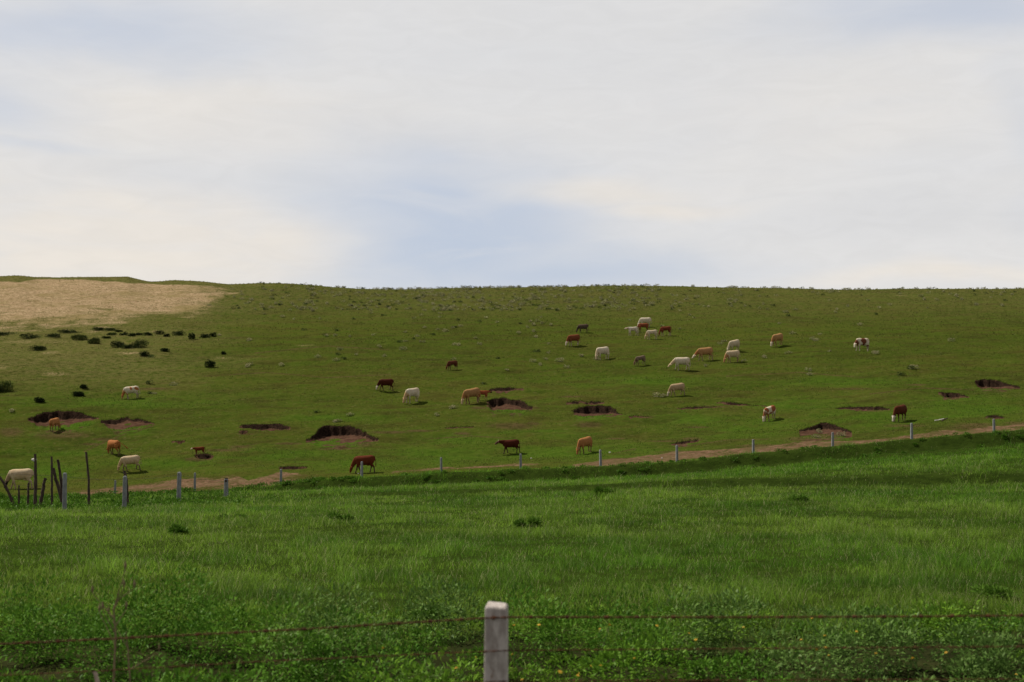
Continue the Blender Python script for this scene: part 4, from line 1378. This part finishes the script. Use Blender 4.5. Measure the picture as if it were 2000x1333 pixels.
def pole_mesh(name, pts, rad, seed, n=9):
    """crooked round timber through points"""
    r = random.Random(seed)
    bm = bmesh.new()
    rings = []
    m = len(pts)
    for i in range((m - 1) * 4 + 1):
        k, f = divmod(i, 4)
        f /= 4.0
        p = pts[k].lerp(pts[min(k + 1, m - 1)], f)
        p = p + Vector((r.uniform(-1, 1), r.uniform(-1, 1), 0)) * rad * 0.16
        rr = rad * (1.05 - 0.25 * i / ((m - 1) * 4)) * r.uniform(0.88, 1.1)
        rings.append([bm.verts.new(p + Vector((math.cos(2 * math.pi * q / n) * rr * r.uniform(.9, 1.1), math.sin(2 * math.pi * q / n) * rr * r.uniform(.9, 1.1), 0))) for q in range(n)])
    for a, b in zip(rings, rings[1:]):
        for q in range(n):
            bm.faces.new((a[q], a[(q + 1) % n], b[(q + 1) % n], b[q]))
    bm.faces.new(list(reversed(rings[0])))
    bm.faces.new(rings[-1])
    me = bpy.data.meshes.new(name)
    bm.to_mesh(me)
    bm.free()
    return me


# ---- the near post
YP = 7.0
zb = float(ground(-0.083, YP)[0])
a_, b_ = ray(967.5, 1181)
ztop = HC + float(b_) * YP


def near_post():
    h = ztop - zb
    bm = bmesh.new()
    rings = []
    lv = [(-0.4, .060, .060), (0.0, .058, .058), (h * .35, .0565, .0565), (h * .7, .0535, .0535), (h - .020, .0515, .0515), (h - .010, .0510, .0505), (h - 0.003, .048, .046), (h + 0.001, .043, .040)]
    for j, (z, wx, wy) in enumerate(lv):
        c = 0.94 if j < 5 else 0.90
        ring = [(1, c), (c, 1), (-c, 1), (-1, c), (-1, -c), (-c, -1), (c, -1), (1, -c)]
        rings.append([])
        for x, y in ring:
            tz = 0.0
            if j >= 4:                      # worn top slopes down towards the road
                tz = 0.006 * y - 0.004 * x
            rings[-1].append(bm.verts.new((x * wx, y * wy, z + tz)))
    for a, b in zip(rings, rings[1:]):
        for k in range(8):
            bm.faces.new((a[k], a[(k + 1) % 8], b[(k + 1) % 8], b[k]))
    bm.faces.new(rings[-1])
    bm.faces.new(list(reversed(rings[0])))
    bmesh.ops.recalc_face_normals(bm, faces=bm.faces)
    me = bpy.data.meshes.new('fence_post')
    bm.to_mesh(me)
    bm.free()
    m = rough_material('near_concrete', (0.34, 0.295, 0.265), (0.56, 0.505, 0.465), (30, 30, 11), 0.9, (0.24, 0.165, 0.125), 0.8, 0.60)
    o = link_obj('fence_post', me, m, loc=(-0.083, YP, zb))
    o.rotation_euler = (0, math.radians(0.4), math.radians(-6))
    tag(o, 'pale square concrete post close to the road with a worn white top', 'fence post')
    return o


near_post()


def barbed(pts, seed, lab, th=1.0):
    """two twisted rusty strands with barbs"""
    r = random.Random(seed)
    P = [Vector(p) for p in pts]
    seg = [(b - a).length for a, b in zip(P, P[1:])]
    Ltot = sum(seg)

    def at(s):
        for a, b, l in zip(P, P[1:], seg):
            if s <= l:
                return a.lerp(b, s / l)
            s -= l
        return P[-1]
    N = int(Ltot / 0.02)
    o = bpy.data.objects.new('barbed_wire', None)
    o.empty_display_size = 0.1
    COL.objects.link(o)
    tag(o, lab, 'barbed wire', 'barbed wires of the near fence')
    for st in (0, math.pi):
        prev = None
        bm = bmesh.new()
        for i in range(N + 1):
            s = Ltot * i / N
            c = at(s)
            ph = s / 0.11 * 2 * math.pi + st
            c = c + Vector((0, math.cos(ph), math.sin(ph))) * 0.0036 * th
            ring = [bm.verts.new(c + Vector((0, math.cos(k * math.pi / 2.5), math.sin(k * math.pi / 2.5))) * 0.0030 * th) for k in range(5)]
            if prev:
                for k in range(5):
                    bm.faces.new((prev[k], prev[(k + 1) % 5], ring[(k + 1) % 5], ring[k]))
            prev = ring
        me = bpy.data.meshes.new('strand')
        bm.to_mesh(me)
        bm.free()
        link_obj('strand', me, MAT_RUST, parent=o)
    # one barb: a short coil with four points
    if 'barb' not in bpy.data.meshes:
        bb = bmesh.new()
        for j in range(4):
            ring0 = None
            for i in range(9):
                ph = i / 8 * 2 * math.pi
                c = Vector((-0.010 + 0.006 * j, math.cos(ph) * 0.0085, math.sin(ph) * 0.0085))
                ring = [bb.verts.new(c + Vector((0, math.cos(ph), math.sin(ph))) * 0.0028 * math.cos(k * math.pi / 2) + Vector((1, 0, 0)) * 0.0028 * math.sin(k * math.pi / 2)) for k in range(4)]
                if ring0:
                    for k in range(4):
                        bb.faces.new((ring0[k], ring0[(k + 1) % 4], ring[(k + 1) % 4], ring[k]))
                ring0 = ring
        for (dy, dz, x0) in ((0.5, 1, -.008), (-0.5, -1, -.003), (1, -0.4, .003), (-1, 0.5, .008)):
            d = Vector((0.15, dy, dz)).normalized()
            tubep = [Vector((x0, 0, 0)) + d * 0.006, Vector((x0, 0, 0)) + d * 0.019]
            s1 = d.cross(Vector((1, 0, 0))).normalized()
            s2 = d.cross(s1)
            r0 = [bb.verts.new(tubep[0] + (s1 * math.cos(k * 2.094) + s2 * math.sin(k * 2.094)) * 0.0028) for k in range(3)]
            tip = bb.verts.new(tubep[1])
            for k in range(3):
                bb.faces.new((r0[k], r0[(k + 1) % 3], tip))
        mb = bpy.data.meshes.new('barb')
        bb.to_mesh(mb)
        bb.free()
        mb.materials.append(MAT_RUST)
    mb = bpy.data.meshes['barb']
    s = r.uniform(0.0, 0.1)
    while s < Ltot:
        c = at(s)
        b = bpy.data.objects.new('barb', mb)
        COL.objects.link(b)
        b.parent = o
        b.location = c
        b.rotation_euler = (r.uniform(0, 6.28), 0, 0)
        b.scale = (th, th, th)
        s += 0.165 * r.uniform(0.85, 1.15)


def wpt(u, v, y):
    a, b = ray(u, v)
    return (float(a * y), y, HC + float(b) * y)


yw = YP - 0.072
barbed([wpt(-160, 1269, yw), wpt(0, 1258.5, yw), wpt(300, 1244, yw), wpt(600, 1229, yw), wpt(942, 1208, yw), wpt(992, 1206, yw), wpt(1500, 1206, yw), wpt(1800, 1204.5, yw), wpt(2200, 1201, yw)], 1, 'top rusty barbed wire strung across the near concrete post', 0.8)
barbed([wpt(-160, 1327, yw), wpt(175, 1312, yw), wpt(500, 1293, yw), wpt(942, 1273, yw), wpt(992, 1271, yw), wpt(1500, 1267, yw), wpt(2200, 1262, yw)], 2, 'second rusty barbed wire, running low among the weeds', 0.5)
barbed([wpt(500, 1349, yw), wpt(942, 1332, yw), wpt(992, 1331, yw), wpt(1500, 1329, yw), wpt(2200, 1326, yw)], 3, 'lowest rusty barbed wire at the bottom edge of the picture', 0.5)

# ---- the far fence
FAR = [(381, 924, 957, 'thin grey post on bare earth between the two right posts of the left fence'),
       (549, 917, 943, 'thin concrete post on the pale patch of bare earth left of the red brown cow'),
       (707, 902, 929, 'concrete post standing in front of the big red brown grazing cow'),
       (862, 894, 920, 'concrete post midway between the grazing red brown cow and the walking one'),
       (1017, 887, 914, 'concrete post just below the walking dark red cow'),
       (1173, 879, 907, 'concrete post just right of the orange horned cow'),
       (1322, 870, 898, 'concrete post at the left end of the wide bare track, above a green tuft'),
       (1471, 859, 886, 'concrete post midway on the wide bare track'),
       (1626, 845, 870, 'concrete post in front of the bare earth mound'),
       (1780, 827, 856, 'concrete post below and right of the white faced dark red cow'),
       (1941, 819, 845, 'concrete post of the far fence nearest the right edge'),
       (225, 939, 970, 'thin grey post between the first two white posts of the left fence')]
far_pos = {}
for i, (u, vt, vb, lab) in enumerate(FAR):
    y = 104.2
    a, b = ray(u, vt)
    x = float(a * y)
    z0 = float(ground(x, y)[0])
    zt = HC + float(b) * y
    me = post_mesh('fence_post', 0.17, 0.14, zt - z0, 40 + i, 0.02)
    o = link_obj('fence_post', me, MAT_CONC_FAR, loc=(x, y, z0))
    o.rotation_euler = (random.uniform(-.01, .01), random.uniform(-.015, .015), random.uniform(-.3, .3))
    tag(o, lab, 'fence post', 'concrete posts of the far fence')
    far_pos[u] = Vector((x, y, zt))

LEFT = [(127.5, 925, 58.0, 7.0, 'leftmost and tallest white concrete post of the left fence'),
        (244, 931, 64.0, 7.5, 'white concrete post with a dark pointed stake behind it'),
        (350, 923, 70.0, 6.5, 'third white concrete post of the left fence, beside a bushy weed'),
        (442, 936, 75.0, 7.0, 'white concrete post with a dark cap, right end of the left fence')]
left_pos = []
for i, (u, vt, y, wpx, lab) in enumerate(LEFT):
    a, b = ray(u, vt)
    x = float(a * y)
    z0 = float(ground(x, y)[0])
    zt = HC + float(b) * y
    w = wpx * y / F
    me = post_mesh('fence_post', w * 1.08, w, zt - z0, 60 + i, 0.03)
    if i == 3:
        o = bpy.data.objects.new('fence_post', None)
        COL.objects.link(o)
        o.location = (x, y, z0)
        link_obj('shaft', me, MAT_CONC_FAR, parent=o)
    else:
        o = link_obj('fence_post', me, MAT_CONC_FAR, loc=(x, y, z0))
    o.rotation_euler = (0, random.uniform(-.01, .01), random.uniform(-.2, .2))
    tag(o, lab, 'fence post', 'white concrete posts of the left fence')
    left_pos.append(Vector((x, y, zt)))
    if i == 3:
        bm = bmesh.new()
        h = zt - z0
        tube(bm, [(0, 0, h - 0.16, w * .60, w * .60), (0, 0, h - 0.05, w * .62, w * .62)], 12)
        tube(bm, [(0, 0, h + 0.012, w * .50, w * .50), (0, 0, h + 0.055, w * .45, w * .45)], 12)
        bmesh.ops.recalc_face_normals(bm, faces=bm.faces)
        mc = bpy.data.meshes.new('cap')
        bm.to_mesh(mc); bm.free()
        link_obj('cap', mc, MAT_WOOD, parent=o)

# timber poles of an old pen at the far left
POLES = [([(69, 964), (69.5, 925), (69, 887)], 3.4, 'tall thick wooden pole with a knob, left of the other poles'),
         ([(82.5, 966), (86, 945), (88.5, 934)], 3.6, 'short broken wooden stump leaning right between taller poles'),
         ([(101.5, 964), (101.5, 930), (101, 892)], 2.4, 'thin straight wooden pole right of the short stump'),
         ([(117, 964), (109, 935), (104.5, 914)], 3.4, 'wooden pole leaning left against the thin straight one'),
         ([(121.5, 964), (118, 930), (113, 898)], 3.2, 'dark wooden pole leaning left beside the tallest white post'),
         ([(173.5, 965), (173.5, 935), (168.5, 883)], 2.6, 'lone bent wooden pole between the two left white posts'),
         ([(19, 967), (10, 948), (-3, 928)], 3.4, 'dark wooden pole leaning steeply at the left edge'),
         ([(249, 972), (247.5, 945), (243, 920)], 3.2, 'dark pointed stake behind the second white post'),
         ([(37, 968), (37, 948)], 2.0, 'short thin stake under the low rail at the far left'),
         ([(55, 968), (55.5, 955), (56, 943)], 2.4, 'short grey stake with a white top at the end of the low rail')]
for i, (pp, rp, lab) in enumerate(POLES):
    y = 66.0 + 0.35 * i if 'pointed' not in lab else 64.6
    pts = []
    for (u, v) in pp:
        a, b = ray(u, v)
        pts.append(Vector((float(a * y), y, HC + float(b) * y)))
    gz = float(ground(pts[0].x, y)[0])
    base = Vector((pts[0].x, y, gz))
    d0 = (pts[0] - pts[1]).normalized()
    low = pts[0].copy()
    if low.z > gz:
        low = low + d0 * ((low.z - gz + 0.15) / max(0.3, -d0.z))
    rel = [low - base] + [p - base for p in pts]
    me = pole_mesh('wooden_pole', rel, rp * y / F, 80 + i)
    if 'knob' in lab:
        o = bpy.data.objects.new('wooden_pole', None)
        COL.objects.link(o)
        o.location = base
        link_obj('timber', me, MAT_WOOD, parent=o)
    else:
        o = link_obj('wooden_pole', me, MAT_WOOD, loc=base)
    tag(o, lab, 'wooden pole', 'weathered timber poles of the old pen')
    if 'knob' in lab:
        bm = bmesh.new()
        t = pts[-1] - base + Vector((0, 0, -0.28))
        tube(bm, [(t.x - .17, 0, t.z + .02, .03, .04), (t.x - .05, 0, t.z, .07, .09), (t.x + .06, 0, t.z, .05, .07)], 8)
        bmesh.ops.recalc_face_normals(bm, faces=bm.faces)
        mk = bpy.data.meshes.new('knob'); bm.to_mesh(mk); bm.free()
        link_obj('knob', mk, MAT_PALE, parent=o)
y = 68.6
rail = [Vector(wpt(u, v, y)) for u, v in ((14, 949.5), (40, 949), (62, 948.5))]
me = pole_mesh('wooden_rail', [p + Vector((0, 0, 0.0)) for p in rail], 0.06, 99)
o = link_obj('wooden_rail', me, MAT_WOOD)
tag(o, 'low dark rail lying across two short stakes at the far left', 'rail')


def thin_wire(pts, lab, rad=0.006):
    bm = bmesh.new()
    prev = None
    for p in pts:
        ring = [bm.verts.new(Vector(p) + Vector((0, math.cos(k * 2.094), math.sin(k * 2.094))) * rad) for k in range(3)]
        if prev:
            for k in range(3):
                bm.faces.new((prev[k], prev[(k + 1) % 3], ring[(k + 1) % 3], ring[k]))
        prev = ring
    me = bpy.data.meshes.new('fence_wire')
    bm.to_mesh(me)
    bm.free()
    o = link_obj('fence_wire', me, MAT_WIRE)
    tag(o, lab, 'fence wire')


def sag(a, b, dz, n=8, s=0.06):
    return [a.lerp(b, i / n) + Vector((0, 0, dz - s * 4 * (i / n) * (1 - i / n))) for i in range(n + 1)]


w1 = []
for a, b in zip(left_pos, left_pos[1:]):
    w1 += sag(a, b, -0.12)
thin_wire(w1, 'thin wire strung along the tops of the four white left posts')
thin_wire([Vector(wpt(u, v, 66.0)) for u, v in ((-30, 930), (0, 926.5), (30, 926), (69, 928.5), (101, 930))], 'thin wire running from the tall wooden pole in front of the cream cow', 0.007)

# ------------------------------------------------------------------ small things
bm = bmesh.new()
tube(bm, [(-0.55, 0, 0.06, .05, .05), (-0.25, 0.02, 0.08, .055, .05), (0.1, 0, 0.16, .05, .05), (0.42, -.02, 0.26, .03, .03)], 9)
tube(bm, [(0.05, 0, 0.14, .03, .03), (0.2, .15, 0.10, .025, .025), (0.42, .25, 0.06, .015, .015)], 7)
bmesh.ops.recalc_face_normals(bm, faces=bm.faces)
me = bpy.data.meshes.new('dead_branch'); bm.to_mesh(me); bm.free()
p = hit(1836, 823)
o = link_obj('dead_branch', me, MAT_PALE, loc=p)
o.scale = (0.8, 0.8, 0.8)
tag(o, 'bleached pale branch lying on the grass near the far fence at the right', 'branch')
bm = bmesh.new()
tube(bm, [(0.05, 0.1, 0.0, .04, .04), (0.2, 0.02, 0.10, .045, .045), (0.45, 0, 0.22, .05, .05), (0.62, 0, 0.30, .03, .03)], 9)
bmesh.ops.recalc_face_normals(bm, faces=bm.faces)
me = bpy.data.meshes.new('dead_branch'); bm.to_mesh(me); bm.free()
o = link_obj('dead_branch', me, MAT_WOOD, loc=p + Vector((0.0, -0.12, -0.04)))
tag(o, 'dark charred branch leaning against the bleached one', 'branch')

for i, (u, v, s, lab) in enumerate([(1191, 885, .09, 'white stone or scrap lying right of the concrete post by the orange horned cow'), (1037, 896, .07, 'small whitish stone on the grass right of the walking cow'),
                                    (700, 926, .07, 'small white stone at the foot of the post before the grazing red brown cow'), (1293, 896, .07, 'small white stone just left of a fence post on the track'),
                                    (942, 749, .08, 'tiny white stone on the slope above the golden cow')]):
    bm = bmesh.new()
    bmesh.ops.create_icosphere(bm, subdivisions=2, radius=s)
    rr = random.Random(i)
    for vt in bm.verts:
        vt.co *= rr.uniform(0.8, 1.15)
        vt.co.z *= 0.6
    me = bpy.data.meshes.new('stone'); bm.to_mesh(me); bm.free()
    o = link_obj('stone', me, MAT_PALE, loc=hit(u, v, 105.0 if v < 920 else 103.6) + Vector((0, 0, s * .3)))
    tag(o, lab, 'stone', 'whitish stones on the lower slope')

# dry stalks by the near fence on the left
MAT_STALK = rough_material('dry_stalk', (0.13, 0.095, 0.05), (0.24, 0.18, 0.10), (20, 20, 4), 0.9)
MAT_STALK2 = rough_material('pale_stalk', (0.36, 0.26, 0.20), (0.5, 0.4, 0.32), (20, 20, 4), 0.9)


def stalk(us, y, rad, mat, lab, twigs=6, seed=0):
    r = random.Random(seed)
    pts = [Vector(wpt(u, v, y)) for u, v in us]
    gz = float(ground(pts[0].x, y)[0])
    base = Vector((pts[0].x, y, gz - 0.02))
    rel = [Vector((0, 0, 0))] + [q - base for q in pts]
    bm = bmesh.new()
    tube(bm, [(*q, rad * (1 - .6 * i / len(rel)), rad * (1 - .6 * i / len(rel))) for i, q in enumerate(rel)], 6)
    for t in range(twigs):
        f = 0.45 + 0.5 * t / max(1, twigs)
        k = min(int(f * (len(rel) - 1)), len(rel) - 2)
        a = rel[k].lerp(rel[k + 1], f * (len(rel) - 1) - k)
        b = a + Vector((r.uniform(-.16, .16), r.uniform(-.1, .1), r.uniform(.08, .22)))
        tube(bm, [(*a, rad * .5, rad * .5), (*b, rad * .25, rad * .25)], 5)
        tube(bm, [(*b, rad * .3, rad * .3), (*(b + Vector((0, 0, .025))), rad * 1.1, rad * 1.1), (*(b + Vector((0, 0, .05))), rad * .3, rad * .3)], 6)
    bmesh.ops.recalc_face_normals(bm, faces=bm.faces)
    me = bpy.data.meshes.new('dry_stalk'); bm.to_mesh(me); bm.free()
    o = link_obj('dry_stalk', me, mat, loc=base)
    tag(o, lab, 'dry stalk', 'dry stalks among the near weeds')


stalk([(222, 1330), (226, 1245), (222, 1190), (232, 1160)], 8.4, 0.008, MAT_STALK, 'tall dry brown stalk crossing the top wire at the left', 7, 1)
stalk([(254, 1330), (250, 1270), (246, 1235)], 8.2, 0.006, MAT_STALK, 'short dry stalk right of the tall brown one', 2, 2)
stalk([(193, 1345), (187, 1318), (183, 1312)], 8.0, 0.016, MAT_STALK2, 'thick pale broken stalk at the bottom left', 0, 3)

# yellow flowers among the weeds
MAT_YEL = bpy.data.materials.new('yellow_petal')
MAT_YEL.use_nodes = True
g = NT(MAT_YEL.node_tree)
out = g.n('ShaderNodeOutputMaterial'); bs = g.n('ShaderNodeBsdfPrincipled')
g.link(bs.outputs[0], out.inputs[0])
tcn = g.n('ShaderNodeTexCoord')
g.put(bs.inputs['Base Color'], g.mix(g.noise(g.mapping(tcn.outputs['Object'], (60, 60, 60)), 1.0), (0.62, 0.36, 0.015), (0.72, 0.50, 0.04)))
bs.inputs['Roughness'].default_value = 0.6
MAT_STEM = rough_material('flower_stem', (0.03, 0.07, 0.012), (0.05, 0.1, 0.02), (20, 20, 5))
bm = bmesh.new()
for ring, (rad, up, n) in enumerate(((0.026, 0.004, 9), (0.017, 0.012, 7))):
    for k in range(n):
        a = 2 * math.pi * k / n + ring
        d = Vector((math.cos(a), math.sin(a), 0)); s = Vector((-math.sin(a), math.cos(a), 0))
        q = [d * 0.003, d * rad * .6 + s * rad * .3 + Vector((0, 0, up)), d * rad + Vector((0, 0, up * .6)), d * rad * .6 - s * rad * .3 + Vector((0, 0, up))]
        bm.faces.new([bm.verts.new(x) for x in q])
fme = bpy.data.meshes.new('bloom'); bm.to_mesh(fme); bm.free()
fme.materials.append(MAT_YEL)
bm = bmesh.new()
tube(bm, [(0.01, 0, -0.34, .003, .003), (0.006, 0, -0.15, .003, .003), (0, 0, 0.0, .0025, .0025)], 5)
sme = bpy.data.meshes.new('stem'); bm.to_mesh(sme); bm.free()
sme.materials.append(MAT_STEM)
FLW = [(929, 1285), (1001, 1279), (1004, 1223), (1053, 1221), (1191, 1222), (1172, 1229), (1283, 1223), (1346, 1238), (1359, 1250), (1154, 1302), (1173, 1301), (1094, 1313), (1131, 1316), (1129, 1320), (1020, 1329),
       (1586, 1209), (1673, 1234), (1611, 1243), (1613, 1266), (1595, 1270), (1711, 1278), (1783, 1287), (1848, 1275), (1619, 1281), (1565, 1250), (891, 1306), (748, 1266), (1985, 1318), (1239, 1287), (1452, 1226)]
for i, (u, v) in enumerate(FLW):
    y = random.uniform(9.0, 9.6) if v > 1262 else random.uniform(9.8, 11.5)
    o = bpy.data.objects.new('yellow_flower', None)
    o.empty_display_size = 0.02
    COL.objects.link(o)
    bl = bpy.data.objects.new('bloom', fme)
    COL.objects.link(bl)
    bl.parent = o
    o.location = wpt(u, v, y)
    o.rotation_euler = (random.uniform(-.2, .7), random.uniform(-.4, .4), random.uniform(0, 6))
    s = random.uniform(0.45, 0.7)
    o.scale = (s, s, s)
    tag(o, 'small yellow flower among the leafy weeds behind the near fence', 'flower', 'yellow flowers among the near weeds')
    st = bpy.data.objects.new('stem', sme)
    COL.objects.link(st)
    st.parent = o
